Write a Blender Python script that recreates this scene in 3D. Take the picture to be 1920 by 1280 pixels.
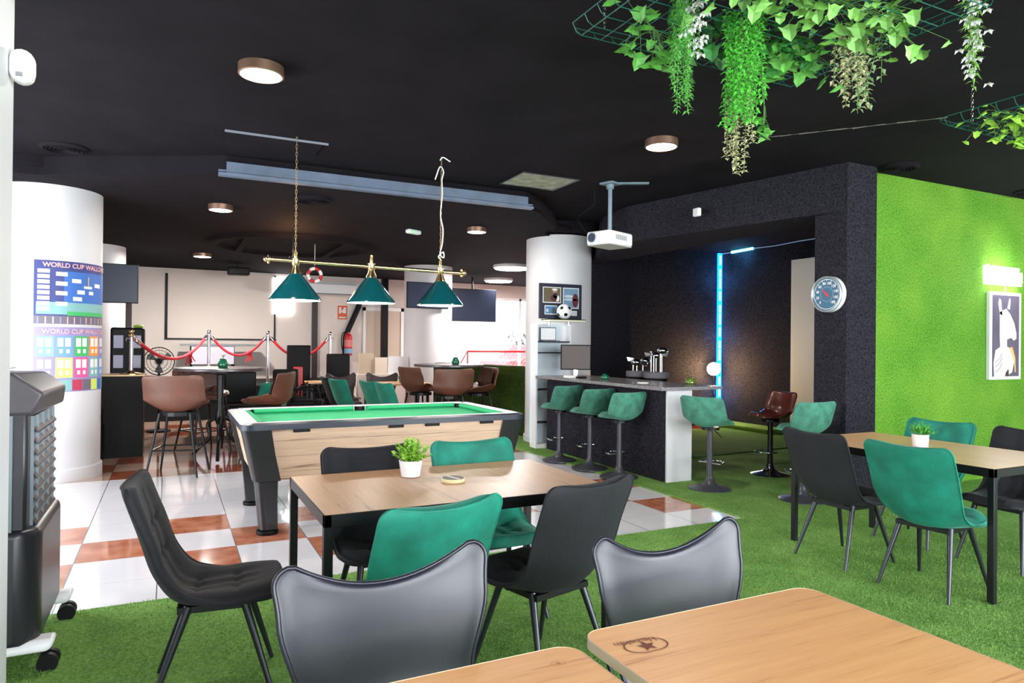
import bpy, bmesh, math, random
from mathutils import Vector, Matrix
random.seed(7)
PI = math.pi
for o in list(bpy.data.objects): bpy.data.objects.remove(o)
sc = bpy.context.scene
COL = sc.collection

# ---------------------------------------------------------------- camera
HC = 1.42
yaw, pitch, roll = math.radians(26.47), math.radians(0.22), math.radians(-0.573)
fw = Vector((math.sin(yaw)*math.cos(pitch), math.cos(yaw)*math.cos(pitch), math.sin(pitch)))
rt = Vector((math.cos(yaw), -math.sin(yaw), 0))
dn = fw.cross(rt)
r2 = math.cos(roll)*rt + math.sin(roll)*dn
d2 = -math.sin(roll)*rt + math.cos(roll)*dn
cd = bpy.data.cameras.new('camera'); cam = bpy.data.objects.new('camera', cd); COL.objects.link(cam)
M = Matrix((( r2.x, -d2.x, -fw.x, 0), (r2.y, -d2.y, -fw.y, 0), (r2.z, -d2.z, -fw.z, HC), (0, 0, 0, 1)))
cam.matrix_world = M
cd.sensor_width = 36; cd.lens = 1290/1920*36; cd.clip_start = 0.05; cd.clip_end = 200
sc.camera = cam

# ---------------------------------------------------------------- world, light, exposure
w = bpy.data.worlds.new('world'); sc.world = w; w.use_nodes = True
bg = w.node_tree.nodes['Background']; bg.inputs[0].default_value = (0.85, 0.93, 1.0, 1); bg.inputs[1].default_value = 5.0
sc.view_settings.view_transform = 'Standard'; sc.view_settings.look = 'None'
sc.view_settings.gamma = 1; sc.view_settings.use_curve_mapping = False
sc.view_settings.exposure = 0.2

def area(name, loc, aim, sx, sy, power, col=(1, 1, 1), spread=180):
    l = bpy.data.lights.new(name, 'AREA'); l.shape = 'RECTANGLE'; l.size = sx; l.size_y = sy
    l.energy = power; l.color = col; l.spread = math.radians(spread)
    o = bpy.data.objects.new(name, l); COL.objects.link(o); o.location = loc
    o.rotation_euler = (Vector(aim)-Vector(loc)).to_track_quat('-Z', 'Y').to_euler()
    return o
def point(name, loc, power, col=(1, 1, 1), r=0.05):
    l = bpy.data.lights.new(name, 'POINT'); l.energy = power; l.color = col; l.shadow_soft_size = r
    o = bpy.data.objects.new(name, l); COL.objects.link(o); o.location = loc; return o
# daylight entering by the glazed front behind the camera, the left window and the far window
DAY = (0.93, 0.97, 1.0)
area('daylight_front_window', (1.0, -2.85, 1.65), (1.0, 5, 1.1), 2.6, 2.3, 260, DAY)
area('daylight_front_window', (5.6, -2.85, 1.65), (5.2, 5, 1.1), 3.8, 2.3, 400, DAY)
area('daylight_left_window', (-2.85, 5.6, 1.6), (2, 5.6, 0.9), 3.4, 2.2, 140, DAY)
area('daylight_far_window', (7.7, 17.3, 4.0), (6.6, 13.2, .4), 3.6, 2.2, 900, DAY)

# ---------------------------------------------------------------- materials
def s2l(c):
    return tuple((v/255/12.92 if v/255 <= 0.04045 else ((v/255+0.055)/1.055)**2.4) for v in c)
MATS = {}
def mat(name, rgb, rough=0.5, metal=0.0, var=0.0, vscale=8, bump=0.0, bscale=60, stretch=(1, 1, 1), rgb2=None, sheen=0, coat=0, spec=None, emit=0, trans=0, alpha=1.0):
    if name in MATS: return MATS[name]
    m = bpy.data.materials.new(name); m.use_nodes = True; nt = m.node_tree; N = nt.nodes; L = nt.links
    b = N['Principled BSDF']; c = s2l(rgb)
    b.inputs['Base Color'].default_value = (*c, 1); b.inputs['Roughness'].default_value = rough; b.inputs['Metallic'].default_value = metal
    if spec is not None: b.inputs['Specular IOR Level'].default_value = spec
    if sheen: b.inputs['Sheen Weight'].default_value = sheen; b.inputs['Sheen Roughness'].default_value = 0.35; b.inputs['Sheen Tint'].default_value = (*[min(1, v*1.5+0.15) for v in c], 1)
    if coat: b.inputs['Coat Weight'].default_value = coat; b.inputs['Coat Roughness'].default_value = 0.1
    if emit: b.inputs['Emission Color'].default_value = (*c, 1); b.inputs['Emission Strength'].default_value = emit
    if trans: b.inputs['Transmission Weight'].default_value = trans
    if alpha < 1: b.inputs['Alpha'].default_value = alpha
    if var or bump:
        tc = N.new('ShaderNodeTexCoord'); mp = N.new('ShaderNodeMapping'); mp.inputs['Scale'].default_value = stretch
        L.new(tc.outputs['Object'], mp.inputs['Vector'])
    if var:
        n = N.new('ShaderNodeTexNoise'); n.inputs['Scale'].default_value = vscale; n.inputs['Detail'].default_value = 5
        L.new(mp.outputs[0], n.inputs['Vector'])
        r = N.new('ShaderNodeValToRGB'); e = r.color_ramp.elements
        e[0].position = 0.32; e[1].position = 0.68
        ca = s2l(rgb2) if rgb2 else tuple(v*(1-var) for v in c)
        cb = c if rgb2 else tuple(min(1, v*(1+var)) for v in c)
        e[0].color = (*ca, 1); e[1].color = (*cb, 1)
        L.new(n.outputs['Fac'], r.inputs[0]); L.new(r.outputs[0], b.inputs['Base Color'])
    if bump:
        n = N.new('ShaderNodeTexNoise'); n.inputs['Scale'].default_value = bscale; n.inputs['Detail'].default_value = 3
        L.new(mp.outputs[0], n.inputs['Vector']); bp = N.new('ShaderNodeBump'); bp.inputs['Strength'].default_value = bump; bp.inputs['Distance'].default_value = 0.01
        L.new(n.outputs['Fac'], bp.inputs['Height']); L.new(bp.outputs[0], b.inputs['Normal'])
    MATS[name] = m; return m

def wood(name, light, dark, axis='X', scale=1.0, rough=0.4, knots=False, planks=0.0):
    if name in MATS: return MATS[name]
    m = bpy.data.materials.new(name); m.use_nodes = True; nt = m.node_tree; N = nt.nodes; L = nt.links
    b = N['Principled BSDF']; b.inputs['Roughness'].default_value = rough
    tc = N.new('ShaderNodeTexCoord'); mp = N.new('ShaderNodeMapping')
    s = {'X': (.8, 15, 15), 'Y': (15, .8, 15)}[axis]; mp.inputs['Scale'].default_value = tuple(v*scale for v in s)
    L.new(tc.outputs['Object'], mp.inputs[0])
    n1 = N.new('ShaderNodeTexNoise'); n1.inputs['Scale'].default_value = 1.6; n1.inputs['Detail'].default_value = 8; n1.inputs['Roughness'].default_value = 0.65; n1.inputs['Distortion'].default_value = 0.8 if knots else 0.3
    n2 = N.new('ShaderNodeTexNoise'); n2.inputs['Scale'].default_value = 9; n2.inputs['Detail'].default_value = 6
    L.new(mp.outputs[0], n1.inputs[0]); L.new(mp.outputs[0], n2.inputs[0])
    a = N.new('ShaderNodeMath'); a.operation = 'MULTIPLY_ADD'; a.inputs[1].default_value = 0.35
    L.new(n2.outputs[0], a.inputs[0]); L.new(n1.outputs[0], a.inputs[2])
    r = N.new('ShaderNodeValToRGB'); e = r.color_ramp.elements; e[0].position = 0.45; e[1].position = 0.82
    e[0].color = (*s2l(dark), 1); e[1].color = (*s2l(light), 1)
    mid = e.new(0.58); mid.color = (*[0.75*x+0.25*y for x, y in zip(s2l(light), s2l(dark))], 1)
    L.new(a.outputs[0], r.inputs[0]); out = r.outputs[0]
    if planks:
        sx = N.new('ShaderNodeSeparateXYZ'); L.new(tc.outputs['Object'], sx.inputs[0])
        d = N.new('ShaderNodeMath'); d.operation = 'DIVIDE'; d.inputs[1].default_value = planks
        L.new(sx.outputs['Z'], d.inputs[0])
        fl = N.new('ShaderNodeMath'); fl.operation = 'FLOOR'; L.new(d.outputs[0], fl.inputs[0])
        fr = N.new('ShaderNodeMath'); fr.operation = 'FRACT'; L.new(d.outputs[0], fr.inputs[0])
        lt = N.new('ShaderNodeMath'); lt.operation = 'LESS_THAN'; lt.inputs[1].default_value = 0.035; L.new(fr.outputs[0], lt.inputs[0])
        # knots: voronoi dots stretched with the board
        vo = N.new('ShaderNodeTexVoronoi'); vm = N.new('ShaderNodeMapping'); vm.inputs['Scale'].default_value = (2.2, 5, 6)
        L.new(tc.outputs['Object'], vm.inputs[0]); L.new(vm.outputs[0], vo.inputs[0]); vo.inputs['Scale'].default_value = 1
        kr = N.new('ShaderNodeValToRGB'); ke = kr.color_ramp.elements; ke[0].position = 0.06; ke[1].position = 0.2
        ke[0].color = (1, 1, 1, 1); ke[1].color = (0, 0, 0, 1); L.new(vo.outputs['Distance'], kr.inputs[0])
        mx = N.new('ShaderNodeMath'); mx.operation = 'MAXIMUM'; L.new(lt.outputs[0], mx.inputs[0]); L.new(kr.outputs[0], mx.inputs[1])
        ml = N.new('ShaderNodeMath'); ml.operation = 'MULTIPLY'; ml.inputs[1].default_value = 0.6; L.new(mx.outputs[0], ml.inputs[0])
        mix = N.new('ShaderNodeMix'); mix.data_type = 'RGBA'; L.new(ml.outputs[0], mix.inputs[0]); L.new(out, mix.inputs[6])
        mix.inputs[7].default_value = (*s2l(dark), 1); out = mix.outputs[2]
    L.new(out, b.inputs['Base Color']); MATS[name] = m; return m

def tile_mat():
    m = bpy.data.materials.new('floor_tiles'); m.use_nodes = True; nt = m.node_tree; N = nt.nodes; L = nt.links
    b = N['Principled BSDF']
    g = N.new('ShaderNodeNewGeometry'); sp = N.new('ShaderNodeSeparateXYZ'); L.new(g.outputs['Position'], sp.inputs[0])
    def ma(op, a, bb=None, c=None):
        n = N.new('ShaderNodeMath'); n.operation = op
        for i, v in enumerate((a, bb, c)):
            if v is None: continue
            if isinstance(v, (int, float)): n.inputs[i].default_value = v
            else: L.new(v, n.inputs[i])
        return n.outputs[0]
    u = ma('DIVIDE', ma('ADD', sp.outputs[0], 0.53), 0.48); v = ma('DIVIDE', ma('SUBTRACT', sp.outputs[1], 4.65), 0.487)
    iu = ma('FLOOR', u); iv = ma('FLOOR', v)
    par = ma('FLOORED_MODULO', ma('ADD', iu, iv), 2); band = ma('LESS_THAN', ma('FLOORED_MODULO', iv, 7), 2.5)
    red = ma('MULTIPLY', par, band)
    fu = ma('ABSOLUTE', ma('SUBTRACT', ma('FRACT', u), 0.5)); fv = ma('ABSOLUTE', ma('SUBTRACT', ma('FRACT', v), 0.5))
    gr = ma('MAXIMUM', ma('GREATER_THAN', fu, 0.493), ma('MULTIPLY', ma('GREATER_THAN', fv, 0.4955), 0.45))
    n1 = N.new('ShaderNodeTexNoise'); n1.inputs['Scale'].default_value = 7; n1.inputs['Detail'].default_value = 6; L.new(g.outputs['Position'], n1.inputs[0])
    rr = N.new('ShaderNodeValToRGB'); rr.color_ramp.elements[0].position = .35; rr.color_ramp.elements[1].position = .7
    rr.color_ramp.elements[0].color = (*s2l((170, 96, 66)), 1); rr.color_ramp.elements[1].color = (*s2l((206, 136, 106)), 1)
    rw = N.new('ShaderNodeValToRGB'); rw.color_ramp.elements[0].position = .35; rw.color_ramp.elements[1].position = .7
    rw.color_ramp.elements[0].color = (*s2l((228, 224, 229)), 1); rw.color_ramp.elements[1].color = (*s2l((232, 229, 233)), 1)
    L.new(n1.outputs[0], rr.inputs[0]); L.new(n1.outputs[0], rw.inputs[0])
    m1 = N.new('ShaderNodeMix'); m1.data_type = 'RGBA'; L.new(red, m1.inputs[0]); L.new(rw.outputs[0], m1.inputs[6]); L.new(rr.outputs[0], m1.inputs[7])
    m2 = N.new('ShaderNodeMix'); m2.data_type = 'RGBA'; L.new(gr, m2.inputs[0]); L.new(m1.outputs[2], m2.inputs[6]); m2.inputs[7].default_value = (*s2l((120, 112, 118)), 1)
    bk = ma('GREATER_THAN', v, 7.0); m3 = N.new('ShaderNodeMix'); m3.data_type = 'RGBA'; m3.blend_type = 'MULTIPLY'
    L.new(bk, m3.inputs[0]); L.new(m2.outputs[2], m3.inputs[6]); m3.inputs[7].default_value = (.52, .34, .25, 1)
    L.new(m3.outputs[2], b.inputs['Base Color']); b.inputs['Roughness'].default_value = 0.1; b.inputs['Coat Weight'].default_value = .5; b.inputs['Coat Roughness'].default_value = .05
    return m

def turf(name, a, bcol, scale=90, big=3.0, bump=0.9, sp=.15):
    m = bpy.data.materials.new(name); m.use_nodes = True; nt = m.node_tree; N = nt.nodes; L = nt.links
    b = N['Principled BSDF']; b.inputs['Roughness'].default_value = 0.9; b.inputs['Specular IOR Level'].default_value = sp
    g = N.new('ShaderNodeNewGeometry')
    n = N.new('ShaderNodeTexNoise'); n.inputs['Scale'].default_value = scale; n.inputs['Detail'].default_value = 4; L.new(g.outputs['Position'], n.inputs[0])
    n2 = N.new('ShaderNodeTexNoise'); n2.inputs['Scale'].default_value = big; n2.inputs['Detail'].default_value = 5; L.new(g.outputs['Position'], n2.inputs[0])
    ad = N.new('ShaderNodeMath'); ad.operation = 'MULTIPLY_ADD'; ad.inputs[1].default_value = 0.5; L.new(n2.outputs[0], ad.inputs[0]); L.new(n.outputs[0], ad.inputs[2])
    r = N.new('ShaderNodeValToRGB'); e = r.color_ramp.elements; e[0].position = 0.5; e[1].position = 1.0
    e[0].color = (*s2l(a), 1); e[1].color = (*s2l(bcol), 1)
    L.new(ad.outputs[0], r.inputs[0]); L.new(r.outputs[0], b.inputs['Base Color'])
    bp = N.new('ShaderNodeBump'); bp.inputs['Strength'].default_value = bump; bp.inputs['Distance'].default_value = 0.01
    L.new(n.outputs[0], bp.inputs['Height']); L.new(bp.outputs[0], b.inputs['Normal'])
    return m

M_TILE = tile_mat()
M_TURF = turf('artificial_grass', (68, 112, 46), (136, 176, 92))
M_TURFW = turf('bright_green_turf_wall', (48, 118, 28), (130, 174, 62), scale=60, big=1.6)
M_TURFD = turf('dark_green_turf', (16, 34, 6), (58, 78, 20), scale=50)
M_BLACKTURF = turf('black_felt_turf', (3, 3, 4), (66, 64, 74), scale=120, big=45, bump=1.0, sp=.05)
M_CEIL = mat('charcoal_ceiling', (29, 26, 31), 0.9, spec=.08, var=0.18, vscale=2.5, bump=0.25, bscale=25)
M_WHITE = mat('white_wall_paint', (214, 212, 215), 0.55, bump=0.05, bscale=30)
M_WARMW = mat('warm_white_wall_paint', (226, 213, 206), 0.6, bump=0.05, bscale=30)
M_TRIM = mat('blue_grey_trim_paint', (92, 106, 128), 0.5, var=0.15, vscale=6)
M_BLKMET = mat('black_metal', (22, 22, 25), 0.4, metal=0.3)
M_BLKPL = mat('black_plastic', (12, 12, 15), 0.5, spec=.2)
M_GREYPL = mat('grey_plastic', (120, 124, 130), 0.45)
M_CHROME = mat('chrome', (215, 215, 220), 0.12, metal=1)
M_STEELLEG = mat('dark_steel_leg', (58, 60, 66), 0.3, metal=0.7)
M_BRASS = mat('polished_brass', (226, 200, 146), 0.22, metal=1)
M_WHITEPL = mat('white_plastic', (236, 236, 238), 0.35)
M_PAPER = mat('white_card', (235, 232, 228), 0.7)
M_VELG = mat('green_velvet', (12, 118, 98), 0.75, var=0.3, vscale=8, sheen=0.5, bump=0.15, bscale=45)
M_VELS = mat('pale_green_velvet', (62, 124, 104), 0.8, var=0.3, vscale=13, sheen=0.5, bump=0.15, bscale=45)
M_VELB = mat('black_velvet', (22, 22, 29), 0.8, var=0.25, vscale=6, sheen=0.18, bump=0.2, bscale=45)
M_LEATHB = mat('black_leatherette', (31, 31, 43), 0.31, var=0.06, vscale=30, bump=0.015, bscale=220, spec=.4)
M_BROWNL = mat('brown_leather', (92, 54, 38), 0.45, var=0.2, vscale=5, bump=0.12, bscale=90)
M_BROWND = mat('dark_brown_leather', (70, 40, 32), 0.5, var=0.2, vscale=8, bump=0.1, bscale=90)
M_MAROON = mat('glossy_brown_shell', (92, 40, 32), 0.2)
M_WOODFG = wood('oak_laminate', (238, 178, 122), (192, 122, 76), 'X', 1.0, 0.42)
M_WOODT1 = wood('oak_table_laminate', (205, 160, 122), (160, 112, 80), 'Y', 0.9, 0.38)
M_WOODT2 = wood('pale_oak_laminate', (234, 188, 138), (204, 152, 104), 'Y', 0.9, 0.35)
M_WOODP = wood('knotty_plank_veneer', (214, 182, 154), (122, 88, 70), 'X', 0.9, 0.5, knots=True, planks=0.115)
M_EDGE = mat('tabletop_edge', (196, 176, 150), 0.5)
M_FELT = mat('pool_green_cloth', (34, 158, 104), 0.85, var=0.05, vscale=20)
M_LAMPON = mat('lamp_diffuser_glow', (255, 248, 240), 0.5, emit=14)
M_BULB = mat('bulb_glow', (255, 240, 218), 0.5, emit=22)
M_SHADE = mat('green_enamel', (10, 74, 80), 0.16, coat=0.6)
M_SHADEIN = mat('white_enamel', (240, 240, 240), 0.4)
M_GRANITE = mat('grey_granite', (128, 124, 126), 0.25, var=0.35, vscale=70)
M_DARKTOP = mat('dark_round_tabletop', (78, 70, 72), 0.25, var=0.2, vscale=10)
M_SCREEN = mat('tv_screen_glass', (50, 58, 78), 0.3)  # blue-grey reflection put into the base colour of the glass
M_RED = mat('red_paint', (190, 28, 32), 0.4)
M_ROPE = mat('red_velvet_rope', (206, 26, 44), 0.7)
M_LEAF = mat('leaf_green', (84, 150, 62), 0.5, var=0.3, vscale=14)
M_LEAFB = mat('bright_leaf_green', (96, 200, 72), 0.5, var=0.25, vscale=14)
M_LEAFC = mat('cream_leaf', (196, 190, 150), 0.6, var=0.15, vscale=14)
M_LEAFO = mat('olive_leaf', (136, 160, 116), 0.6, var=0.2, vscale=14)
M_LEAFY = mat('yellow_green_leaf', (150, 200, 70), 0.5, var=0.25, vscale=18)
M_FLOWER = mat('white_flower', (240, 236, 240), 0.6)
M_STEM = mat('stem_green', (70, 110, 50), 0.6)
M_WIREG = mat('green_coated_wire', (22, 92, 76), 0.4)
M_GREENGL = mat('green_glass', (20, 90, 60), 0.1, coat=0.5)

# ---------------------------------------------------------------- mesh helpers
class MB:
    def __init__(s): s.v = []; s.f = []
    def add(s, vs, fs):
        b = len(s.v); s.v += [tuple(v) for v in vs]; s.f += [tuple(b+i for i in f) for f in fs]; return s
    def box(s, x0, x1, y0, y1, z0, z1, rz=0, c=None):
        vs = [(x, y, z) for z in (z0, z1) for y in (y0, y1) for x in (x0, x1)]
        if rz:
            cx, cy = c if c else ((x0+x1)/2, (y0+y1)/2); ca, sa = math.cos(rz), math.sin(rz)
            vs = [(cx+(x-cx)*ca-(y-cy)*sa, cy+(x-cx)*sa+(y-cy)*ca, z) for x, y, z in vs]
        return s.add(vs, [(0, 2, 3, 1), (4, 5, 7, 6), (0, 1, 5, 4), (2, 6, 7, 3), (0, 4, 6, 2), (1, 3, 7, 5)])
    def prism(s, pts, z0, z1):
        n = len(pts)
        return s.add([(x, y, z0) for x, y in pts]+[(x, y, z1) for x, y in pts],
                     [tuple(range(n-1, -1, -1)), tuple(range(n, 2*n))]+[(i, (i+1) % n, n+(i+1) % n, n+i) for i in range(n)])
    def cyl(s, p0, p1, r0, r1=None, n=16, caps=True):
        r1 = r0 if r1 is None else r1; p0 = Vector(p0); p1 = Vector(p1); d = (p1-p0).normalized()
        a = d.orthogonal().normalized(); b = d.cross(a)
        vs = [p+(a*math.cos(2*PI*i/n)+b*math.sin(2*PI*i/n))*r for p, r in ((p0, r0), (p1, r1)) for i in range(n)]
        fs = [(i, (i+1) % n, n+(i+1) % n, n+i) for i in range(n)]
        if caps: fs += [tuple(range(n-1, -1, -1)), tuple(range(n, 2*n))]
        return s.add(vs, fs)
    def tube(s, pts, r, n=8, closed=False):
        pts = [Vector(p) for p in pts]; m = len(pts); vs = []; prev = None
        for i, p in enumerate(pts):
            if closed: d = pts[(i+1) % m]-pts[i-1]
            else: d = pts[min(i+1, m-1)]-pts[max(i-1, 0)]
            d.normalize()
            a = d.orthogonal().normalized() if prev is None else (prev-d*prev.dot(d)).normalized()
            prev = a; b = d.cross(a); rr = r[i] if isinstance(r, (list, tuple)) else r
            vs += [p+(a*math.cos(2*PI*k/n)+b*math.sin(2*PI*k/n))*rr for k in range(n)]
        fs = []
        for i in range(m if closed else m-1):
            j = (i+1) % m
            fs += [(i*n+k, i*n+(k+1) % n, j*n+(k+1) % n, j*n+k) for k in range(n)]
        if not closed: fs += [tuple(range(n-1, -1, -1)), tuple((m-1)*n+k for k in range(n))]
        return s.add(vs, fs)
    def lathe(s, prof, c=(0, 0, 0), n=32, closed=False):
        vs = []; m = len(prof)
        for r, z in prof:
            vs += [(c[0]+r*math.cos(2*PI*k/n), c[1]+r*math.sin(2*PI*k/n), c[2]+z) for k in range(n)]
        fs = [(i*n+k, i*n+(k+1) % n, ((i+1) % m)*n+(k+1) % n, ((i+1) % m)*n+k) for i in range(m if closed else m-1) for k in range(n)]
        if not closed: fs += [tuple(range(n-1, -1, -1)), tuple((m-1)*n+k for k in range(n))]
        return s.add(vs, fs)
    def sphere(s, c, r, n=16, m=10, sz=1):
        return s.lathe([(r*math.sin(PI*i/m) + 1e-5, -r*sz*math.cos(PI*i/m)) for i in range(m+1)], c, n)
    def quad(s, a, b, c, d): return s.add([a, b, c, d], [(0, 1, 2, 3)])
    def build(s, name, m, parent=None, smooth=False, bevel=0, subs=0, kind=None, seg=2):
        me = bpy.data.meshes.new(name); me.from_pydata(s.v, [], s.f); me.validate()
        bm = bmesh.new(); bm.from_mesh(me); bmesh.ops.recalc_face_normals(bm, faces=bm.faces); bm.to_mesh(me); bm.free()
        o = bpy.data.objects.new(name, me); COL.objects.link(o); me.materials.append(m)
        if parent: o.parent = parent
        if smooth:
            for p in me.polygons: p.use_smooth = True
            me.set_sharp_from_angle(angle=math.radians(50 if smooth is True else smooth))
        if bevel:
            b = o.modifiers.new('bevel', 'BEVEL'); b.width = bevel; b.segments = seg; b.limit_method = 'ANGLE'; b.harden_normals = False
            for p in me.polygons: p.use_smooth = True
            me.set_sharp_from_angle(angle=math.radians(40))
        if subs:
            b = o.modifiers.new('sub', 'SUBSURF'); b.levels = subs; b.render_levels = subs
        if kind: o['kind'] = kind
        return o
def thing(name, label, cat, loc=(0, 0, 0), rz=0, group=None):
    o = bpy.data.objects.new(name, None); COL.objects.link(o); o.empty_display_size = 0.1
    o.location = loc; o.rotation_euler = (0, 0, rz); return tag(o, label, cat, group)
def tag(o, label, cat, group=None):
    o['label'] = label; o['category'] = cat
    if group: o['group'] = group
    return o
def dup(root, loc, rz, label=None, group=None, swap=None):
    r = root.copy(); COL.objects.link(r); r.location = loc; r.rotation_euler = (0, 0, rz)
    if label: r['label'] = label
    if group: r['group'] = group
    for ch in list(root.children):
        c = ch.copy(); COL.objects.link(c); c.parent = r
        for g in ch.children:
            d = g.copy(); COL.objects.link(d); d.parent = c
    return r
def B(*a, **k): return MB().box(*a, **k)
def face_dir(dx, dy):            # rotation that turns local +y to the given direction
    return math.atan2(-dx, dy)
def catmull(P, n):
    P = [Vector(p) for p in P]; Q = [P[0]*2-P[1]]+P+[P[-1]*2-P[-2]]; out = []
    for i in range(1, len(Q)-2):
        for k in range(n):
            t = k/n; a, b, c, d = Q[i-1:i+3]
            out.append(0.5*((2*b)+(c-a)*t+(2*a-5*b+4*c-d)*t*t+(3*b-a-3*c+d)*t**3))
    out.append(P[-1]); return out
def interp(tab, t):
    for (a, x), (b, y) in zip(tab, tab[1:]):
        if t <= b: 
            k = (t-a)/(b-a) if b > a else 0; k = k*k*(3-2*k); return x+(y-x)*k
    return tab[-1][1]
def shell(prof, wtab, ctab, thick, rt0=0.06, rt1=0.08, nu=20, n=7, tuft=None, dip=0.0, cexp=2.2):
    """Rings of a seat shell. prof: (y,z) from seat front to top of the back; w: half width; c: forward curl of the sides."""
    P = catmull([(0, y, z) for y, z in prof], n); L = [0]
    for a, b in zip(P, P[1:]): L.append(L[-1]+(b-a).length)
    T = L[-1]
    # extra rows near both ends for round corners
    def at(s):
        s = max(0, min(T, s))
        for i in range(len(L)-1):
            if s <= L[i+1]+1e-9:
                k = (s-L[i])/(L[i+1]-L[i]); return P[i].lerp(P[i+1], k)
        return P[-1]
    S = [rt0*(1-math.cos(PI/2*i/6)) for i in range(6)]
    m = int((T-rt0-rt1)/0.022); S += [rt0+(T-rt0-rt1)*i/m for i in range(m+1)]
    S += [T-rt1*(1-math.sin(PI/2*i/6)) for i in range(1, 7)]
    rings = []
    for s in S:
        p = at(s); tg = (at(s+0.01)-at(s-0.01)).normalized(); nrm = Vector((0, tg.z, -tg.y))   # towards the sitter
        wd = interp(wtab, s/T)
        if s < rt0: wd -= rt0*(1-math.sqrt(max(0, 1-(1-s/rt0)**2)))
        if T-s < rt1: wd -= rt1*(1-math.sqrt(max(0, 1-(1-(T-s)/rt1)**2)))
        cu = interp(ctab, s/T); th = thick
        e = min(s, T-s)
        if e < 0.02: th = thick*(0.35+0.65*math.sqrt(max(0, 1-(1-e/0.02)**2)))
        out = []; inn = []
        for k in range(nu+1):
            u = math.sin((2*k/nu-1)*PI/2*0.92)/math.sin(PI/2*0.92)
            q = p+Vector((wd*u, 0, 0))+nrm*cu*abs(u)**cexp
            if dip and s > T*0.6: q -= tg*dip*(1-u*u)*((s/T-0.6)/0.4)
            sl = Vector((-cu*cexp*(abs(u)**(cexp-1))*(1 if u > 0 else -1)/max(wd, .05), 0, 0))
            nn = (nrm+sl).normalized()
            t = th*max(0.3, (1-abs(u)**8))
            if tuft: t -= tuft(u, s/T)
            out.append(q); inn.append(q+nn*t)
        rings.append(out+inn[::-1])
    return rings, [s/T for s in S]
def ring_mesh(mb, rings):
    n = len(rings[0]); vs = [v for r in rings for v in r]; fs = []
    for i in range(len(rings)-1):
        fs += [(i*n+k, i*n+(k+1) % n, (i+1)*n+(k+1) % n, (i+1)*n+k) for k in range(n)]
    h = n//2; last = (len(rings)-1)*n
    fs += [(k, k+1, n-2-k, n-1-k) for k in range(h-1)]
    fs += [(last+n-1-k, last+n-2-k, last+k+1, last+k) for k in range(h-1)]
    return mb.add(vs, fs)
def split_shell(rings, ts, tcut, root, mseat, mback, sub_back=True, names=('seat', 'backrest')):
    k = min(range(len(ts)), key=lambda i: abs(ts[i]-tcut))
    a = ring_mesh(MB(), rings[:k+1]).build(names[0], mseat, root, smooth=70)
    b = ring_mesh(MB(), rings[k:]).build(names[1], mback, root, smooth=70)
    return a, b
# ================================================================ STRUCTURE
def struct(mb, name, m, parent=None, **k):
    o = mb.build(name, m, parent, **k)
    if not parent: o['kind'] = 'structure'
    return o
X0, X1, Y0, Y1 = -3.0, 10.0, -3.0, 16.2
ZC, ZL = 3.12, 2.95
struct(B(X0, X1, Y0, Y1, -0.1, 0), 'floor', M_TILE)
struct(B(X0-.2, X1+.2, Y0-.2, Y1+.2, ZC, ZC+0.15), 'ceiling', M_CEIL)
low = [(-3.0, 8.7), (-2.1, 8.1), (-1.55, 7.72), (-1.1, 7.68), (-0.78, 7.47), (0.45, 6.8), (3.55, 6.8), (3.85, 7.05), (4.45, 7.75), (4.62, 8.3), (5.6, 9.2), (5.6, 9.55), (10, 9.55), (10, 16.2), (-3.0, 16.2)]
struct(MB().prism(low, ZL, ZC-.001), 'ceiling_lowered', M_CEIL)
# blue grey trim along the step
mb = MB(); mb.box(0.45, 3.55, 6.76, 6.8, ZL-.005, ZL+.105); mb.box(0.38, 3.6, 6.72, 6.8, ZL-.03, ZL-.004); mb.box(0.38, 3.6, 6.745, 6.765, ZL+.01, ZL+.025)
struct(mb, 'trim_1', M_TRIM)
mb = MB(); mb.tube([(3.55, 6.78, 3.03), (3.8, 6.98, 3.02), (4.4, 7.7, 3.0), (4.56, 7.98, 2.99), (4.9, 8.1, 3.0)], [.05, .06, .055, .06, .05], 10)
struct(mb, 'trim_2', M_CEIL, smooth=True)
# walls
struct(B(-0.62, -0.39, -2.9, 2.3, 0, ZC), 'wall_left', M_WHITE)
mb = MB(); mb.box(X0-.1, X0, Y0, 3.6, 0, ZC); mb.box(X0-.1, X0, 7.6, Y1, 0, ZC); mb.box(X0-.1, X0, 3.6, 7.6, 0, .35); mb.box(X0-.1, X0, 3.6, 7.6, 2.75, ZC)
struct(mb, 'wall_left_far', M_WARMW)
mb = MB(); mb.box(X0, X1, Y0-.1, Y0, 0, .35); mb.box(X0, X1, Y0-.1, Y0, 2.85, ZC)
for x in (-3, -0.6, 2.4, 3.6, 7.5, 9.8): mb.box(x, x+.2, Y0-.1, Y0, .35, 2.85)
struct(mb, 'wall_front', M_WHITE)
struct(B(X1, X1+.1, Y0, Y1, 0, ZC), 'wall_right_far', M_WHITE)
mb = MB(); mb.box(X0, 5.75, Y1, Y1+.12, 0, ZL); mb.box(5.75, X1, Y1, Y1+.12, 2.62, ZL); mb.box(5.75, X1, Y1, Y1+.12, 0, .12); mb.box(9.6, X1, Y1, Y1+.12, .12, 2.62)
struct(mb, 'wall_back', M_WARMW)
struct(B(5.95, X1, 4.4, 4.5, 0, ZC), 'wall_right', M_TURFW)
struct(B(5.54, 5.95, 4.27, 4.62, 0, ZC), 'pillar', M_BLACKTURF)
struct(B(5.95, X1, 4.5, 4.62, 0, ZC), 'wall_bay_front', M_BLACKTURF)
mb = MB(); mb.box(5.5, 9.1, 9.52, 9.62, 0, ZC)
struct(mb, 'wall_bay_back', M_BLACKTURF)
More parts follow.
